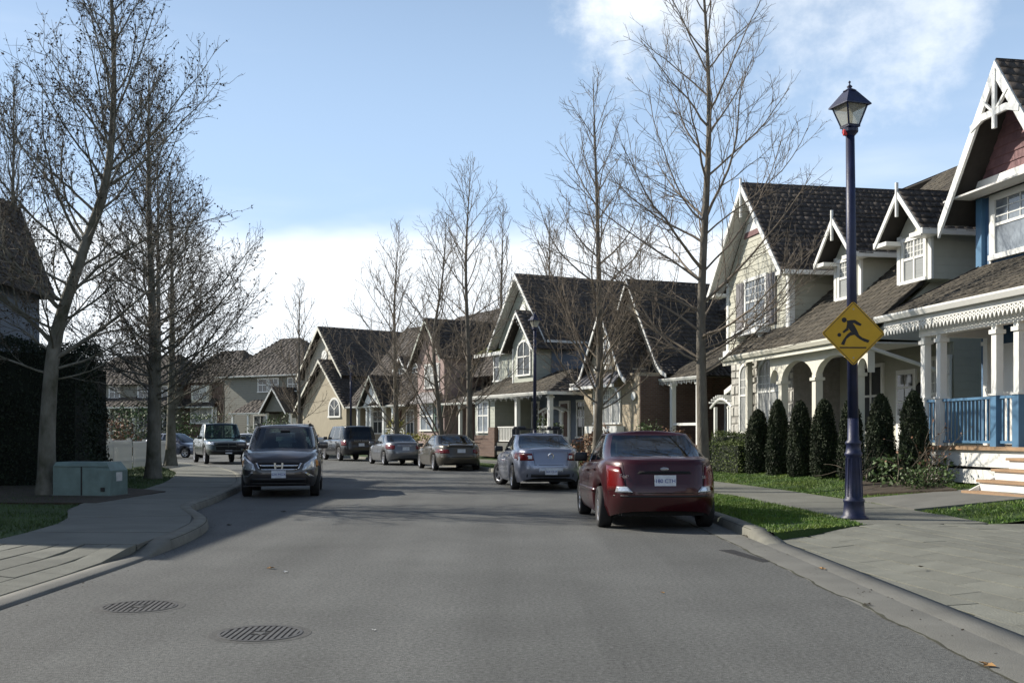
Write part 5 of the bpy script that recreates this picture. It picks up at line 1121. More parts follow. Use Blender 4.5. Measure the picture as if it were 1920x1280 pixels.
# ---------------------------------------------------------------- street lamps and sign
def street_lamp(label, loc, tilt=0, rz=.35, tag=False):
    r = empty('street_lamp', loc, 0, label, 'street lamp', 'street lamps along the right pavement'); r.rotation_euler = (0, R(tilt), 0)
    MB().lathe([(.21, 0), (.21, .03), (.16, .06), (.145, .24), (.155, .26), (.155, .29), (.128, .31), (.122, .55), (.108, .93), (.128, .95), (.128, .985), (.112, 1.0), (.100, 1.10), (.118, 1.12), (.118, 1.145), (.085, 1.18), (.078, 1.5)], 20).build('pedestal', 'lamp_navy', r, True)
    fl = MB()
    for i in range(12):
        a = 2*math.pi*i/12; fl.bar((.129*math.cos(a), .129*math.sin(a), .34), (.112*math.cos(a), .112*math.sin(a), .91), .013, .010)
    fl.build('fluting', 'lamp_navy', r)
    MB().lathe([(.078, 1.45), (.072, 4), (.064, 5.78)], 16).build('pole', 'lamp_navy', r, True)
    MB().lathe([(.066, 5.70), (.12, 5.76), (.12, 5.80), (.09, 5.84)], 12).build('collar', 'lamp_navy', r)
    lt = MB(); cz = lambda w, z: [(w*c, w*s, z) for c, s in ((1, 1), (-1, 1), (-1, -1), (1, -1))]
    a, b = cz(.115, 5.86), cz(.225, 6.24); S_ = Matrix.Translation((0, 0, 5.80))@Matrix.Scale(.80, 4)@Matrix.Translation((0, 0, -5.80)); M = Matrix.Rotation(rz, 4, 'Z')@S_
    lt.add(cz(.13, 5.83)+cz(.13, 5.87), [(0,3,2,1),(4,5,6,7),(0,1,5,4),(1,2,6,5),(2,3,7,6),(3,0,4,7)])
    for i in range(4): lt.bar(a[i], b[i], .028, .028)
    for i in range(4): lt.bar(b[i], b[(i+1) % 4], .03, .03); lt.bar(a[i], a[(i+1) % 4], .03, .03)
    o = lt.build('lantern_frame', 'lamp_navy', r); o.matrix_local = M
    for i in range(4):
        g = MB(); j = (i+1) % 4; g.add([Vector(a[i])*1.0, a[j], b[j], b[i]], [(0, 1, 2, 3)]); gg = g.build('lantern_pane', 'lamp_pane', r, fix=False); gg.matrix_local = M
    MB().lathe([(.03, 5.88), (.055, 5.98), (.055, 6.1), (.02, 6.2)], 10).build('bulb', 'lamp_bulb', r, True).matrix_local = S_
    rf = MB(); e, f = cz(.275, 6.24), cz(.095, 6.50); e2 = cz(.275, 6.22); rf.add(e2+e+f, [(0,1,5,4),(1,2,6,5),(2,3,7,6),(3,0,4,7),(4,5,9,8),(5,6,10,9),(6,7,11,10),(7,4,8,11),(8,9,10,11),(3,2,1,0)]); rf.build('lantern_roof', 'lamp_navy', r).matrix_local = M
    MB().lathe([(.09, 6.49), (.125, 6.50), (.125, 6.515), (.06, 6.55), (.025, 6.57), (.05, 6.585), (.05, 6.60), (.015, 6.63), (.012, 6.66), (.028, 6.68), (.001, 6.71)], 12).build('finial', 'lamp_navy', r, True).matrix_local = S_
    if tag: MB().lathe([(.03, 0), (.035, .02), (.035, .07), (.02, .09)], 8, (-.09, -.04, 5.70)).build('red_tag', 'red_tag', r)
    return r
def lamp_pane():
    m = bpy.data.materials.new('lamp_pane'); m.use_nodes = True; nt = m.node_tree; nt.nodes.clear(); N = nt.nodes.new; L = nt.links.new
    out = N('ShaderNodeOutputMaterial'); tr = N('ShaderNodeBsdfTransparent'); df = N('ShaderNodeBsdfDiffuse'); tl = N('ShaderNodeBsdfTranslucent'); a = N('ShaderNodeMixShader'); c = N('ShaderNodeMixShader')
    df.inputs['Color'].default_value = (.6, .58, .5, 1); tl.inputs['Color'].default_value = (.6, .58, .5, 1); tr.inputs['Color'].default_value = (.85, .87, .85, 1)
    a.inputs[0].default_value = .5; L(df.outputs[0], a.inputs[1]); L(tl.outputs[0], a.inputs[2]); c.inputs[0].default_value = .55; L(tr.outputs[0], c.inputs[1]); L(a.outputs[0], c.inputs[2]); L(c.outputs[0], out.inputs[0]); MATS['lamp_pane'] = m
lamp_pane()
street_lamp('navy street lamp nearest us carrying the yellow playground sign', (5.1, 15.9, .14), -.6, .35, True)
street_lamp('navy street lamp before the pale grey house with double gables', (.98, 45.8, .14), 0, .5)
street_lamp('navy street lamp farthest away, before the tan house', (-11.3, 74.8, .14), 0, .4)
def sign():
    r = empty('warning_sign', (5.045, 15.76, 2.89), 0, 'yellow diamond playground warning sign fixed to the nearest street lamp', 'sign'); r.rotation_euler = (0, 0, R(3)); h = .478; rr = .035
    def diamond(h, y0, y1, rad=.04):
        pts = []
        for k in range(4):
            a = k*math.pi/2; cx, cz = (h-rad*1.41)*math.cos(a), (h-rad*1.41)*math.sin(a)
            for j in range(-3, 4): b = a+j*math.pi/12; pts.append((cx+rad*math.cos(b), cz+rad*math.sin(b)))
        return MB().prism(pts, y0, y1)
    diamond(h, 0, .004).build('sign_plate', 'sign_yellow', r)
    b = MB(); o_, i_ = h*.955, h*.93
    for k in range(4):
        a, c = k*math.pi/2, (k+1)*math.pi/2; b.prism([(o_*math.cos(a), o_*math.sin(a)), (o_*math.cos(c), o_*math.sin(c)), (i_*math.cos(c), i_*math.sin(c)), (i_*math.cos(a), i_*math.sin(a))], -.0022, -.0005)
    b.build('border', 'sign_black', r)
    f = lambda p: ((p[0]-688)/488*h, -(p[1]-664)/488*h)
    shapes = [[(585,470),(640,470),(700,540),(745,620),(775,690),(830,730),(935,765),(915,805),(850,785),(775,745),(710,690),(650,640),(615,590),(575,590),(590,520)],
              [(590,475),(640,464),(710,460),(760,490),(815,525),(795,552),(740,535),(700,510),(620,520)], [(580,580),(622,605),(540,662),(518,640),(555,605)],
              [(640,640),(712,682),(640,700),(580,750),(545,842),(496,825),(530,760),(590,680)], [(475,868),(885,868),(885,888),(475,888)],
              [(545+38*math.cos(a*.393), 462+38*math.sin(a*.393)) for a in range(16)], [(470+29*math.cos(a*.393), 687+29*math.sin(a*.393)) for a in range(16)]]
    b = MB()
    for k, s in enumerate(shapes): b.prism([f(p) for p in s], -.0030-.0004*k, -.0005)
    b.build('running_child_pictogram', 'sign_black', r)
    for z in (.36, -.36): MB().lathe([(.012, -.006), (.012, -.001)], 8, (0, 0, z), 'y').build('bolt', 'steel', r)
    MB().box((-.10, .004, .22), (.10, .03, .26)).build('bracket', 'steel', r); MB().box((-.10, .004, -.26), (.10, .03, -.22)).build('bracket', 'steel', r)
sign()

# ---------------------------------------------------------------- trees
def tubes(polys, sides):
    groups = {}
    for pts, rad in polys: groups.setdefault(len(pts), []).append((pts, rad))
    Vs, Fs, base = [], [], 0
    for n, lst in groups.items():
        Pn = np.array([p for p, _ in lst]); Rn = np.array([r for _, r in lst]); T = np.gradient(Pn, axis=1); T /= np.linalg.norm(T, axis=2)[..., None]+1e-9
        ref = np.where(np.abs(T[:, :1, 2:3]) > .8, np.array([1., 0, 0]), np.array([0, 0, 1.])); A_ = np.cross(T, np.broadcast_to(ref, T.shape)); A_ /= np.linalg.norm(A_, axis=2)[..., None]+1e-9; B_ = np.cross(T, A_)
        ang = 2*np.pi*np.arange(sides)/sides; ring = Pn[:, :, None]+Rn[:, :, None, None]*(np.cos(ang)[None, None, :, None]*A_[:, :, None]+np.sin(ang)[None, None, :, None]*B_[:, :, None])
        m = len(lst); Vs.append(ring.reshape(-1, 3)); idx = base+np.arange(m*n*sides).reshape(m, n, sides)
        q = np.stack([idx[:, :-1], np.roll(idx[:, :-1], -1, 2), np.roll(idx[:, 1:], -1, 2), idx[:, 1:]], -1).reshape(-1, 4); Fs.append(q); base += m*n*sides
    return np.vstack(Vs), np.vstack(Fs)
def grow(rng, p, d, L, r0, r1, n, wig, up):
    x, y, z = p; dx, dy, dz = d; st = L/n; pts = [(x, y, z)]; rad = [r0]; dirs = [(dx, dy, dz)]
    for i in range(n):
        dx += rng.gauss(0, wig); dy += rng.gauss(0, wig); dz += rng.gauss(0, wig)+up; l = math.sqrt(dx*dx+dy*dy+dz*dz); dx /= l; dy /= l; dz /= l
        x += dx*st; y += dy*st; z += dz*st; pts.append((x, y, z)); rad.append(r0+(r1-r0)*((i+1)/n)**.8); dirs.append((dx, dy, dz))
    return pts, rad, dirs
def deviate(rng, d, ang):
    d = Vector(d); a = d.cross(Vector((rng.gauss(0, 1), rng.gauss(0, 1), rng.gauss(0, 1)))).normalized(); v = (d*math.cos(ang)+a*math.sin(ang)); return (v.x, v.y, v.z)
def tree(label, base, H, r0, seed, path=None, limbs=26, first=.26, llen=.26, ang=(58, 24), dens=1.0, sub=1, leaf=0, trunk_m='bark_pale', twig_m='twig_light', up=.10, wmin=.0045, group='bare street trees', extra=(), tropism=.06, leaders=()):
    rng = random.Random(seed); root = empty('tree', (base[0], base[1], base[2] if len(base) > 2 else .12), 0, label, 'tree', group)
    if path is None: path = [(0, 0, 0), (rng.gauss(0, .05), rng.gauss(0, .05), H*.3), (rng.gauss(0, .1), rng.gauss(0, .1), H*.65), (rng.gauss(0, .12), 0, H)]
    tp = spline(path, 7); n = len(tp); ts = np.linspace(0, 1, n); rad = [r0*((1-t)**1.05)*(1+.40*math.exp(-t*34))+.007 for t in ts]
    V, F = tubes([([tuple(p) for p in tp], rad)], 12); np_obj('trunk', V, F, trunk_m, root, True)
    L1, L2, L3 = [], [], []; tips = []
    at = lambda t: [np.interp(t, ts, tp[:, k]) for k in range(3)]
    specs = []
    for i in range(limbs):
        f = (i+rng.random())/limbs; t = first+(.96-first)*f**.95; f2 = (t-first)/(1-first); shape = min(1, .62+1.3*f2)*(1-f2)**.75+.06
        specs.append((t, i*2.39996+rng.gauss(0, .35), R(ang[0]+(ang[1]-ang[0])*f2+rng.gauss(0, 7)), llen*H*shape*rng.uniform(.75, 1.2), None))
    specs += [(t, az, R(a), L, r) for (t, az, a, L, r) in extra]
    for t, az, a, L, rr in specs:
        p = at(t); d = (math.sin(a)*math.cos(az), math.sin(a)*math.sin(az), math.cos(a)); rt = float(np.interp(t, ts, rad)); r = (rr*.62 if rr else min(rt*.52, .008+.0085*L))
        pts, rd, dirs = grow(rng, p, d, L, r, wmin*1.3, 9, .085, tropism); L1.append((pts, rd))
        nb = max(3, int(L/.30*dens))
        for k in range(nb):
            f = .14+.84*(k+rng.random())/nb; j = min(8, int(f*9)); g = f*9-j; q = [pts[j][m]+(pts[j+1][m]-pts[j][m])*g for m in range(3)]
            bl = (.16+.50*(1-f))*min(L, 3.2)*rng.uniform(.5, 1.1)+.15; dd = deviate(rng, dirs[j], rng.uniform(.5, 1.05)); dd = (dd[0], dd[1], dd[2]+.18)
            bp, br, bd = grow(rng, q, dd, bl, max(wmin*1.2, rd[j]*.42), wmin*.9, 5, .13, up); L2.append((bp, br))
            nt_ = max(2, int(bl/.17*dens))
            for s in range(nt_):
                f3 = .12+.88*(s+rng.random())/nt_; j3 = min(4, int(f3*5)); g3 = f3*5-j3; q3 = [bp[j3][m]+(bp[j3+1][m]-bp[j3][m])*g3 for m in range(3)]
                tl = rng.uniform(.18, .50)*(1.15-.4*f3); tp3, tr3, td3 = grow(rng, q3, deviate(rng, bd[j3], rng.uniform(.45, 1.0)), tl, wmin*1.0, wmin*.6, 3, .16, up); L3.append((tp3, tr3)); tips += tp3[1:]
                for _ in range(sub):
                    if rng.random() < .75:
                        e3, er, ed = grow(rng, tp3[rng.choice((1, 2))], deviate(rng, td3[1], rng.uniform(.5, 1.0)), tl*.55, wmin*.75, wmin*.5, 3, .18, up); L3.append((e3, er)); tips += e3[1:]
    # the trunk's own upper shoots
    for i in range(int(30*dens)):
        t = rng.uniform(first, 1); L3.append(grow(rng, at(t), deviate(rng, (0, 0, 1), rng.uniform(.5, 1.1)), rng.uniform(.3, .8), wmin*1.2, wmin*.6, 3, .14, up)[:2])
    a, b = tubes(L1, 6); Va, Fa = [a], [b]; o = len(a)
    a, b = tubes(L2, 4); Va.append(a); Fa.append(b+o); o += len(a)
    np_obj('crown', np.vstack(Va), np.vstack(Fa), trunk_m if leaf else twig_m, root, True)
    a, b = tubes(L3, 3); props(np_obj('twigs', a, b, twig_m, root), kind='stuff')
    if leaf:
        pick = np.array([tips[i] for i in np.random.default_rng(seed).integers(0, len(tips), leaf)]); leaves('clinging_leaves', pick, .055, 'dry_leaf', seed, root, 0, .6, .012)
    return root
def leaves(name, pts, size, m, seed, parent, up=0.0, aspect=.6, jit=.03):
    g = np.random.default_rng(seed+77); n = len(pts); pts = pts+g.normal(0, jit, pts.shape); d = g.normal(0, 1, (n, 3)); d[:, 2] += up; d /= np.linalg.norm(d, axis=1)[:, None]
    s = np.cross(d, g.normal(0, 1, (n, 3))); s /= np.linalg.norm(s, axis=1)[:, None]+1e-9; L = size*g.uniform(.6, 1.4, n)[:, None]
    V = np.stack([pts-d*L*.5, pts+s*L*aspect*.5, pts+d*L*.5, pts-s*L*aspect*.5], 1).reshape(-1, 3)
    return props(np_obj(name, V, np.arange(4*n).reshape(-1, 4), m, parent), kind='stuff')
# right side, near to far
tree('tall bare tree behind the red sedan with long upswept limbs', (4.25, 23.6), 13.2, .135, 11, limbs=32, llen=.30, first=.22, ang=(66, 26), dens=1.1, sub=1, wmin=0.005, extra=[(.245, R(170), 62, 3.6, .055), (.25, R(10), 60, 3.6, .05), (.30, R(175), 58, 4.2, .05), (.27, R(-20), 66, 3.2, .045), (.385, R(175), 54, 4.0, .045), (.40, R(0), 50, 3.8, .045), (.46, R(5), 52, 3.4, .04), (.48, R(178), 52, 3.4, .04)])
tree('bare tree behind the silver blue sedan, stems dividing low', (2.62, 33.2), 12.4, .155, 23, limbs=36, llen=0.33, first=.17, ang=(62, 20), dens=1.0, wmin=0.0056, extra=[(.22, R(175), 34, 6.4, .065), (.21, R(0), 30, 6.4, .07), (.24, R(150), 22, 6.2, .06), (.26, R(60), 26, 5.2, .05), (.2, R(185), 50, 4.5, .05), (.19, R(-5), 50, 4.5, .05)])
tree('bare slender tree standing before the pink gabled house', (-1.85, 46.2), 13.2, .155, 37, limbs=36, llen=0.34, first=.20, ang=(62, 20), dens=0.9, sub=1, wmin=0.0065, extra=[(.23, R(0), 40, 6.0, .06), (.25, R(180), 38, 5.6, .06), (.2, R(0), 56, 4.0, .05), (.2, R(180), 56, 4.0, .05)])
tree('many-stemmed bare tree forking near the ground beside the taupe sedan', (-3.1, 49.0), 11.8, .14, 41, path=[(0, 0, 0), (-.25, 0, 2.4), (-.5, 0, 5.5), (-.1, .1, 8.5), (.1, 0, 11.4)], limbs=28, llen=0.33, first=.20, ang=(60, 22), dens=0.85, sub=1, wmin=0.0065, extra=[(.08, R(180), 40, 7.0, .09), (.07, R(5), 34, 7.0, .085), (.12, R(90), 30, 6.0, .07), (.10, R(175), 20, 8, .08), (.1, R(0), 20, 8, .07)])
tree('bare tree before the white porch of the tan house', (-6.3, 58.5), 12.8, .17, 53, limbs=36, llen=0.37, first=.14, ang=(62, 18), dens=0.85, sub=1, wmin=0.0075, extra=[(.14, R(175), 34, 7.0, .07), (.15, R(5), 34, 6.4, .07), (.12, R(180), 52, 5, .06), (.13, R(0), 54, 5, .06)])
tree('bare tree rising between the tan house and the beige house', (-15.2, 76.0), 12.2, .16, 59, limbs=32, llen=0.36, first=.18, ang=(60, 18), dens=0.75, sub=0, wmin=0.0095, extra=[(.2, R(175), 30, 6.0, .06), (.2, R(0), 26, 6.0, .06)])
tree('small leaning bare tree at the corner of the beige house', (-22.4, 83), 6.0, .12, 61, limbs=18, llen=.40, first=.18, ang=(60, 34), dens=.6, sub=0, wmin=.011)
tree('bare tree behind the pale grey house roof', (2.2, 66), 15.5, .18, 67, limbs=36, llen=0.24, first=.35, ang=(40, 14), dens=0.7, sub=0, wmin=0.009, group='bare trees behind the houses')
tree('slim bare tree rising between the pink house and the pale grey house', (-.6, 62), 15.0, .15, 68, limbs=36, llen=0.22, first=.30, ang=(40, 14), dens=0.7, sub=0, wmin=0.009, group='bare trees behind the houses')
# left side
LL = 'bare trees on the left lawn'
tree('large mossy bare tree by the green utility box, trunk leaning right', (-9.6, 22.0), 13.4, .175, 71, path=[(0, 0, 0), (.03, 0, 1.6), (.20, 0, 3.3), (.70, 0, 4.9), (1.20, .1, 6.6), (1.35, .1, 8.4), (1.3, .1, 10.6), (1.35, 0, 13.4)], limbs=46, llen=.28, first=.22, ang=(66, 26), dens=1.35, leaf=9000, wmin=0.0048, trunk_m='bark_mossy', twig_m='twig',
     extra=[(.245, R(0), 62, 3.8, .085), (.27, R(185), 52, 3.8, .085), (.33, R(178), 45, 4.2, .08), (.36, R(5), 52, 3.8, .06), (.55, R(10), 50, 3.4, .05), (.58, R(-5), 60, 3.1, .045), (.22, R(190), 78, 2.8, .05), (.21, R(20), 82, 2.4, .04), (.45, R(180), 45, 3.6, .06), (.62, R(180), 40, 3.2, .05)], group=LL)
tree('bare tree on the left grass beside the white picket fence', (-10.3, 30.6), 12.2, .19, 73, limbs=54, llen=.31, first=.20, ang=(74, 22), dens=1.25, leaf=9000, wmin=0.0055, trunk_m='bark_mossy', twig_m='twig', extra=[(.3, R(0), 55, 4.4, .07), (.28, R(-10), 66, 4.2, .07), (.34, R(5), 48, 4.6, .07), (.27, R(180), 60, 4.0, .06), (.24, R(0), 72, 4.0, .06), (.24, R(185), 76, 3.6, .06), (.22, R(-40), 80, 3.4, .05)], group=LL)
tree('bare tree at the far end of the white picket fence', (-13.7, 42.8), 11.4, .21, 79, limbs=44, llen=.36, first=.20, ang=(72, 24), dens=1.05, sub=1, leaf=6000, wmin=0.0065, trunk_m='bark_mossy', twig_m='twig', extra=[(.26, R(0), 62, 5.4, .07), (.3, R(10), 50, 5.8, .07), (.22, R(0), 76, 4.6, .06), (.22, R(180), 76, 4.4, .06)], group=LL)
tree('twin-stemmed bare tree above the slate roof at the far left', (-17.2, 36.5), 13.8, .17, 83, limbs=40, llen=.24, first=.36, ang=(40, 14), dens=1.0, sub=1, leaf=3000, wmin=.0065, trunk_m='bark_mossy', twig_m='twig', extra=[(.30, R(180), 14, 9.0, .11)], group=LL)
tree('thin bare tree between the two left lawn trees and the pickup', (-12.4, 37.2), 11.6, .14, 89, limbs=36, llen=.32, first=.20, ang=(70, 18), dens=1.05, sub=1, leaf=4000, wmin=.0068, trunk_m='bark_mossy', twig_m='twig', group=LL)
for k, (x, y, h) in enumerate([(-30, 112, 10), (-44, 118, 11), (-58, 110, 10), (-16, 112, 10.5), (-70, 118, 12)]):
    tree(['distant bare tree behind the brown brick house', 'distant bare tree behind the house with porch posts', 'distant bare tree left of the house with porch posts', 'distant bare tree behind the beige house', 'distant bare tree farthest left beyond the road'][k], (x, y, .1), h, .2, 101+k, limbs=22, llen=.28, first=.2, ang=(56, 20), dens=.4, sub=0, wmin=.014, trunk_m='bark_mossy', twig_m='twig', group='bare trees behind the houses')

# ---------------------------------------------------------------- hedges, conifers, shrubs
def lump(n, rx, ry, rz, seed):
    g = np.random.default_rng(seed); d = g.normal(0, 1, (n, 3)); d /= np.linalg.norm(d, axis=1)[:, None]; r = g.uniform(.55, 1, n)**.5
    f = 1+.22*np.sin(d[:, 0]*5+seed)*np.cos(d[:, 1]*4+seed*2)+.15*np.sin(d[:, 2]*7+seed); return d*(r*f)[:, None]*np.array([rx, ry, rz])
def shrub(label, loc, rx, ry, rz, m, seed, n=1400, size=.07, name='shrub', cat='shrub', group='garden shrubs', core=True):
    r = empty(name, loc, 0, label, cat, group); p = lump(n, rx, ry, rz, seed); p[:, 2] = np.abs(p[:, 2]+rz*.55); leaves('foliage', p, size, m, seed, r, .2)
    st = MB(); rng = random.Random(seed)
    for i in range(9):
        a = rng.uniform(0, 6.28); st.tube([(0, 0, 0), (rx*.3*math.cos(a), ry*.3*math.sin(a), rz*.5), (rx*.75*math.cos(a), ry*.75*math.sin(a), rz*rng.uniform(.8, 1.4))], [.02, .012, .005], 4)
    st.build('stems', 'twig', r)
    return r
def column(label, loc, h, rad, src=None, seed=0):
    if src is None:
        r = empty('cedar', loc, 0, label, 'cedar', 'row of clipped columnar cedars'); g = np.random.default_rng(seed); n = 15000; t = g.uniform(0, 1, n)**.85; a = g.uniform(0, 2*np.pi, n)
        prof = np.interp(t, [0, .06, .3, .7, .88, .96, 1], [.84, .96, 1.0, .80, .55, .33, .08]); rr = rad*prof*(1+.10*np.sin(a*5+t*9)+.07*np.sin(a*11-t*23))*g.uniform(.86, 1.08, n)
        p = np.column_stack([rr*np.cos(a), rr*np.sin(a), t*h]); leaves('foliage', p, .055, 'cedar_leaf', seed, r, 1.3, .42, .015)
        MB().lathe([(rad*.72, .02), (rad*.88, .3*h), (rad*.68, .7*h), (rad*.40, .9*h), (.02, .97*h)], 14).build('light_blocking_core', 'hedge_core', r, True); MB().lathe([(.05, 0), (.04, .4)], 6).build('trunk', 'bark_pale', r)  # solid dark core added inside the leaves to block light
        return r
    c = copy_tree(src); c.location = loc; c['label'] = label; return c
ced = None; ords = ['leftmost, ragged at its foot', 'second from the left', 'third from the left', 'fourth from the left', 'fifth from the left, behind the lamp post', 'sixth from the left', 'rightmost, beside the blue porch']
protos = []
for i in range(7):
    f = i/6; x, y = 6.78+(8.17-6.78)*f, 29.4+(21.7-29.4)*f; lab = 'dark clipped columnar cedar, '+ords[i]
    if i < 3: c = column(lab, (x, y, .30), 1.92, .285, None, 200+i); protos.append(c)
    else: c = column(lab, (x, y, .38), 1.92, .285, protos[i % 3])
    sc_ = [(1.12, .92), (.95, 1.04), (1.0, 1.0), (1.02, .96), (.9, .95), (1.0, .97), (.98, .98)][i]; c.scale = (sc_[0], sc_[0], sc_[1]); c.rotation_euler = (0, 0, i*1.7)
def hedge(label, loc, rz, sx, sy, sz, n, m, size, seed, taper=.06, name='hedge'):
    r = empty(name, loc, rz, label, 'hedge'); g = np.random.default_rng(seed); face = g.choice(5, n, p=np.array([sx*sz, sx*sz, sy*sz, sy*sz, sx*sy])/(2*sx*sz+2*sy*sz+sx*sy)); u, v = g.uniform(-.5, .5, n), g.uniform(0, 1, n)
    p = np.zeros((n, 3))
    for k in range(5):
        i = face == k
        if k < 2: p[i] = np.column_stack([u[i]*sx, np.full(i.sum(), (-.5 if k == 0 else .5)*sy), v[i]*sz])
        elif k < 4: p[i] = np.column_stack([np.full(i.sum(), (-.5 if k == 2 else .5)*sx), u[i]*sy, v[i]*sz])
        else: p[i] = np.column_stack([u[i]*sx, (v[i]-.5)*sy, np.full(i.sum(), sz)])
    w = 1+.05*np.sin(p[:, 0]*3.1+seed)+.04*np.sin(p[:, 2]*4.3); k_ = (1-taper*p[:, 2]/sz)*w; p[:, 0] *= k_; p[:, 1] *= k_; p[:, 2] *= 1+.035*np.sin(p[:, 0]*2.3+seed)+.02*np.sin(p[:, 1]*5)
    leaves('foliage', p, size, m, seed, r, .5, .5, .05); MB().box((-sx*.45, -sy*.44, 0), (sx*.45, sy*.44, sz*.94)).build('light_blocking_core', 'hedge_core', r); return r  # near-black box added inside the hedge to stop light passing
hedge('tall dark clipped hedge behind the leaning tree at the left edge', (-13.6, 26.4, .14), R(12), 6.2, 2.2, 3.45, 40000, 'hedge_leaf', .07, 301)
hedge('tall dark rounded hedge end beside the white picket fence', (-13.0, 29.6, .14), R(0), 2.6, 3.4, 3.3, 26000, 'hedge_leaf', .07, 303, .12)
hedge('low clipped boxwood hedge, lower step in front', (6.35, 30.9, .28), R(100), 2.6, .6, .85, 6000, 'boxwood_leaf', .05, 305)
hedge('low clipped boxwood hedge, upper step behind', (6.75, 32.0, .34), R(100), 3.0, .7, 1.05, 6000, 'boxwood_leaf', .05, 307)
for k, (lab, x, y, z, rx, ry, rz, m, n, sz) in enumerate([
    ('spiky grey-green shrub under the blue porch railing', 8.05, 21.6, .42, .75, .6, .42, 'shrub_leaf', 700, .09), ('low dark shrub in the bed beside the blue porch steps', 7.9, 20.3, .40, .5, .45, .28, 'shrub_leaf', 700, .06),
    ('rust tinged bush beside the tree behind the silver blue sedan', 2.9, 36.2, .3, .75, .7, .85, 'shrub_rust', 1500, .09), ('bushy rust shrub behind the red sedan roof', 5.2, 34.8, .35, .9, .8, .75, 'shrub_rust', 1500, .08),
    ('dark round shrub by the brick porch post', 4.9, 38.6, .4, .6, .6, .9, 'shrub_leaf', 1300, .08), ('leafy green shrub on the pale grey house porch', 1.6, 48.6, .4, .8, .6, 1.1, 'shrub_leaf', 1300, .11),
    ('yellow-green shrub behind the taupe sedan roof', -4.6, 52.5, .3, 1.0, .8, .8, 'yellow_shrub', 1500, .10), ('tall yellow shrub left of the many-stemmed tree', -6.6, 60.5, .3, .5, .5, 1.6, 'yellow_shrub', 900, .12),
    ('green bush under the half-round window', -17.2, 77.5, .3, 1.8, 1.2, 1.6, 'shrub_leaf', 1800, .14), ('rust bush right of the half-round window', -14.4, 74.5, .3, 1.0, .8, 1.1, 'shrub_rust', 1000, .12),
    ('dark green bush behind the dark green pickup', -27, 92, .2, 3.0, 1.5, 1.9, 'shrub_leaf', 2200, .18), ('brown bush spilling over the white picket fence', -18.5, 46.5, .2, 2.2, 1.4, 1.35, 'shrub_rust', 2600, .12),
    ('green bush left of the second left tree', -22, 62, .2, 1.6, 1.2, 1.9, 'shrub_leaf', 1500, .15), ('dark evergreen bush behind the slate hatchback', -29, 84, .2, 2.4, 1.6, 2.6, 'hedge_leaf', 2200, .2),
    ('dark spreading evergreen at the far left bend', -46, 90, .2, 4.0, 2.0, 2.2, 'hedge_leaf', 2200, .25)]):
    shrub(lab, (x, y, z), rx, ry, rz, m, 400+k, n, sz)
# bare thorny shrub by the porch with a few dry leaves
r = empty('shrub', (8.28, 21.2, .42), 0, 'bare twiggy shrub with dry red leaves against the blue railing', 'shrub', 'garden shrubs'); rng = random.Random(9); b = MB(); tp_ = []
for i in range(38):
    a = rng.uniform(0, 6.28); L_ = rng.uniform(.6, 1.5); d = (math.cos(a)*.55, math.sin(a)*.55, 1.0); pts, rad, _ = grow(rng, (rng.gauss(0, .3), rng.gauss(0, .25), 0), d, L_, .010, .003, 6, .2, -.02); b.tube(pts, rad, 4); tp_ += pts[4:]
b.build('stems', 'twig_light', r); leaves('foliage', np.array(tp_), .07, 'shrub_rust', 9, r)
r = empty('shrub', (7.35, 22.6, .40), 0, 'bare arching twig shrub between the last cedar and the porch', 'shrub', 'garden shrubs'); b = MB()
for i in range(22):
    a = rng.uniform(0, 6.28); pts, rad, _ = grow(rng, (rng.gauss(0, .12), rng.gauss(0, .12), 0), (math.cos(a)*.5, math.sin(a)*.5, 1), rng.uniform(.4, 1.0), .009, .003, 6, .25, -.05); b.tube(pts, rad, 4)
b.build('stems', 'twig_light', r)

# ---------------------------------------------------------------- left side furniture
r = empty('utility_box', (-8.65, 21.9, .15), R(-8), 'teal green metal utility box on the left grass', 'utility box')
b = MB(); b.add([(-.62, -.35, 0), (.62, -.35, 0), (.62, .35, 0), (-.62, .35, 0), (-.62, -.35, .60), (.62, -.35, .52), (.62, .35, .52), (-.62, .35, .60), (-.60, -.28, .69), (.50, -.28, .69), (.50, .30, .69), (-.60, .30, .69)], [(0,3,2,1),(0,1,5,4),(1,2,6,5),(2,3,7,6),(3,0,4,7),(4,5,9,8),(5,6,10,9),(6,7,11,10),(7,4,8,11),(8,9,10,11)]); b.build('cabinet', 'box_teal', r)
MB().box((-.012, -.362, .02), (.012, -.352, .60)).build('seam', 'iron', r); MB().box((-.66, -.39, -.04), (.66, .39, .02)).build('base', 'concrete', r); MB().box((.622, -.12, .30), (.626, .12, .48)).build('label_plate', 'paper_white', r); MB().box((-.60, -.37, .60), (.58, -.352, .62)).build('lid_lip', 'box_teal', r); MB().box((.42, -.375, .10), (.50, -.352, .18)).build('padlock', 'iron', r)
def picket(label, p, q, h, step, w, m='vinyl_white', posts=2.2):
    p, q = Vector(p), Vector(q); L = (q-p).length; r = empty('picket_fence', p, math.atan2(q.y-p.y, q.x-p.x), label, 'fence', 'white picket fences'); n = int(L/step); me = None
    for z in (.25, h-.22): MB().box((0, .012, z), (L, .045, z+.07)).build('rail', m, r)
    for i in range(n):
        x = (i+.5)*L/n
        if me is None: o = MB().prism([(-w/2, .04), (w/2, .04), (w/2, h-.06), (0, h), (-w/2, h-.06)], -.012, .012).build('picket', m, r); me = o.data
        else: o = link(bpy.data.objects.new('picket', me), r)
        o.location = (x, 0, 0)
    k = 0
    while k*posts <= L+.01: x = min(k*posts, L); MB().box((x-.06, .0, 0), (x+.06, .12, h+.06)).build('fence_post', m, r).location.y = .046; k += 1
picket('white picket fence along the left lawn, nearest run', (-13.6, 34.6, .15), (-13.9, 39.0, .15), 1.05, .135, .090)
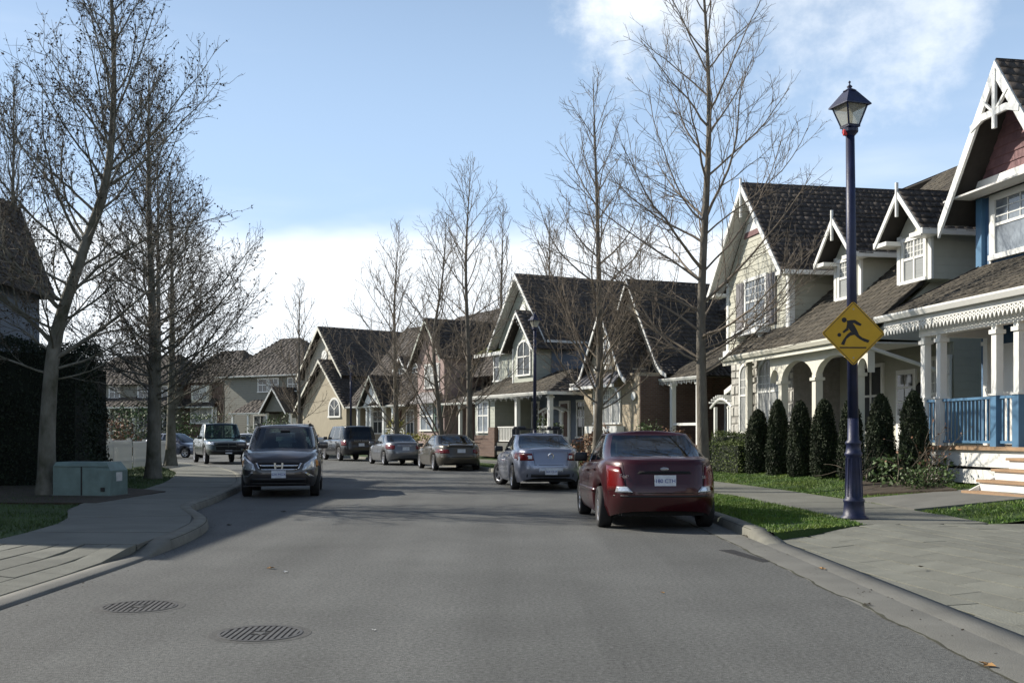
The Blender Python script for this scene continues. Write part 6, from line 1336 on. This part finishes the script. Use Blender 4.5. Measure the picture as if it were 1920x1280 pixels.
picket('white picket fence continuing behind the second left trunk', (-13.9, 39.1, .15), (-14.6, 45.6, .15), 1.0, .15, .10)
picket('short grey white fence far off left of the dark green pickup', (-31.5, 104, .15), (-27.3, 103, .15), 1.4, .34, .22)
# white arbour between the tan house and the grey house
r = empty('arbor', (7.25, 36.6, .35), R(11-90), 'white arched garden arbor left of the stone fronted grey house', 'arbor')
for x in (-.7, .7):
    for y in (0, .5): MB().box((x-.05, y-.05, 0), (x+.05, y+.05, 2.0)).build('arbor_post', 'white_paint', r)
for y in (-.08, .55): MB().tube([(-.95+1.9*i/12, y, 1.98+.28*math.sin(math.pi*i/12)) for i in range(13)], .05, 6).build('arch', 'white_paint', r)
for i in range(9): x = -.8+i*.2; z = 2.06+.28*math.sin(math.pi*(x+.95)/1.9); MB().box((x-.02, -.2, z), (x+.02, .7, z+.06)).build('slat', 'white_paint', r)
r = empty('arbor', (1.9, 50.2, .45), R(27-90), 'white garden arbor before the pale grey house porch', 'arbor')
for x in (-.9, .9): MB().box((x-.05, -.05, 0), (x+.05, .05, 2.0)).build('arbor_post', 'white_paint', r)
for y in (-.08, .25): MB().tube([(-1.2+2.4*i/12, y, 2.0+.22*math.sin(math.pi*i/12)) for i in range(13)], .06, 6).build('arch', 'white_paint', r)

# ---------------------------------------------------------------- manholes, leaves, litter
def manhole(label, x, y, rad, rz):
    r = empty('manhole_cover', (x, y, 0), rz, label, 'manhole', 'round manhole covers')
    MB().lathe([(rad, .001), (rad, .007), (rad*.93, .008), (rad*.93, .002)], 36, cap=False).build('frame', 'iron_worn', r)
    MB().lathe([(rad*1.22, .0004), (rad*1.20, .0025), (rad*.99, .003), (rad*.99, .0004)], 30, cap=False).build('collar', 'tar_collar', r)
    MB().lathe([(rad*.93, .0012), (rad*.93, .003)], 36).build('lid', 'iron_hole', r)
    n = 13
    for i in range(n):
        f = (i+.5)/n*2-1; h = math.sqrt(max(0, 1-f*f))*rad*.90; w = rad*.042
        if abs(f) < .17:
            for s in (-1, 1): MB().box((f*rad*.92-w, s*h if s < 0 else .08, .003), (f*rad*.92+w, -.08 if s < 0 else h, .007)).build('lid_bar', 'iron_worn', r)
        else: MB().box((f*rad*.92-w, -h, .003), (f*rad*.92+w, h, .007)).build('lid_bar', 'iron_worn', r)
    MB().prism_z([(.07*math.cos(a*math.pi/5)*(1 if a % 2 == 0 else .45), .07*math.sin(a*math.pi/5)*(1 if a % 2 == 0 else .45)) for a in range(10)], .003, .007).build('lid_boss', 'iron_worn', r)
manhole('round iron manhole cover farther away, nearer the left curb', -3.03, 8.67, .30, .1); manhole('round iron manhole cover nearest us in the road', -1.77, 7.50, .295, .0)
def leaf_obj(label, x, y, z, s, m, rz, kind='fallen_leaf', cat='leaf'):
    b = MB(); rng = random.Random(int(x*991+y*77)); pts = []
    for k in range(9):
        a = 2*math.pi*k/9; rr = s*(1 if k % 2 else .55)*rng.uniform(.7, 1.2); pts.append((rr*math.cos(a), rr*math.sin(a), .004+rng.uniform(0, s*.35)))
    b.add([(0, 0, .006)]+pts+[(p[0], p[1], p[2]+.002) for p in [(0, 0, .006)]+pts], [(0, i+1, (i+1) % 9+1) for i in range(9)]+[(10, (i+1) % 9+11, i+11) for i in range(9)])
    o = b.build(kind, m, None, fix=False); o.location = (x, y, z); o.rotation_euler = (0, 0, rz); props(o, label, cat, 'scraps lying on the street')
G_ = lambda x, y, z=0: ((x-960)/2000*(1.4-z)*2000/(y-814), (1.4-z)*2000/(y-814))
for lab, px, py, z, s, m in [('curled tan leaf lying mid road', 507, 1066, 0, .055, 'leaf_tan'), ('pale scrap beside the curled leaf mid road', 534, 1073, 0, .035, 'paper_white'), ('small pale scrap at the bottom centre of the road', 701, 1182, 0, .022, 'paper_white'), ('tan leaf in the middle right of the road', 1242, 1112, 0, .03, 'leaf_tan'), ('orange leaf in the right gutter', 1541, 1067, .006, .05, 'leaf_tan'), ('brown leaf farther along the right gutter', 1626, 1134, .006, .045, 'dry_leaf'), ('tan leaf at the driveway edge bottom right', 1852, 1248, .006, .05, 'leaf_tan'), ('brown leaf on the right driveway', 1727, 1064, .09, .04, 'dry_leaf'), ('yellow leaf on the right lawn', 1800, 957, .25, .05, 'leaf_tan'), ('brown leaf under the curb end', 1400, 1006, .006, .08, 'dry_leaf'), ('dark leaf on the road before the brown sport utility', 530, 960, 0, .06, 'dry_leaf'), ('brown leaf by the left curb bulge', 430, 985, 0, .06, 'dry_leaf')]:
    x, y = G_(px, py, z); leaf_obj(lab, x, y, z+.002, s, m, px*.37)
# ---------------------------------------------------------------- the rest of the street out of view: plain houses added to darken reflections
def plain_house(x, y, w, d, h, m, rz):
    r = empty('unseen_shading_house', (x, y, 0), rz); props(r, kind='structure')
    MB().prism([(-w/2, 0), (w/2, 0), (w/2, h), (0, h+w*.4), (-w/2, h)], 0, d).build('wall', m, r)
    for s in (-1, 1): MB().slab([(s*(w/2+.5), -.5, h-.3), (s*(w/2+.5), d+.5, h-.3), (0, d+.5, h+w*.42), (0, -.5, h+w*.42)], (0, 0, -.15)).build('roof', 'shake', r)
for x, y, rz in ((-15, 2, 90), (-15.5, -14, 90), (-14, -30, 90), (12.5, -4, -90), (12.5, -20, -90), (-3, -48, 180), (13, -36, -90)):
    plain_house(x, y, 10, 9, 5.6, 'sage_siding' if x < 0 else 'tan_siding', R(rz))
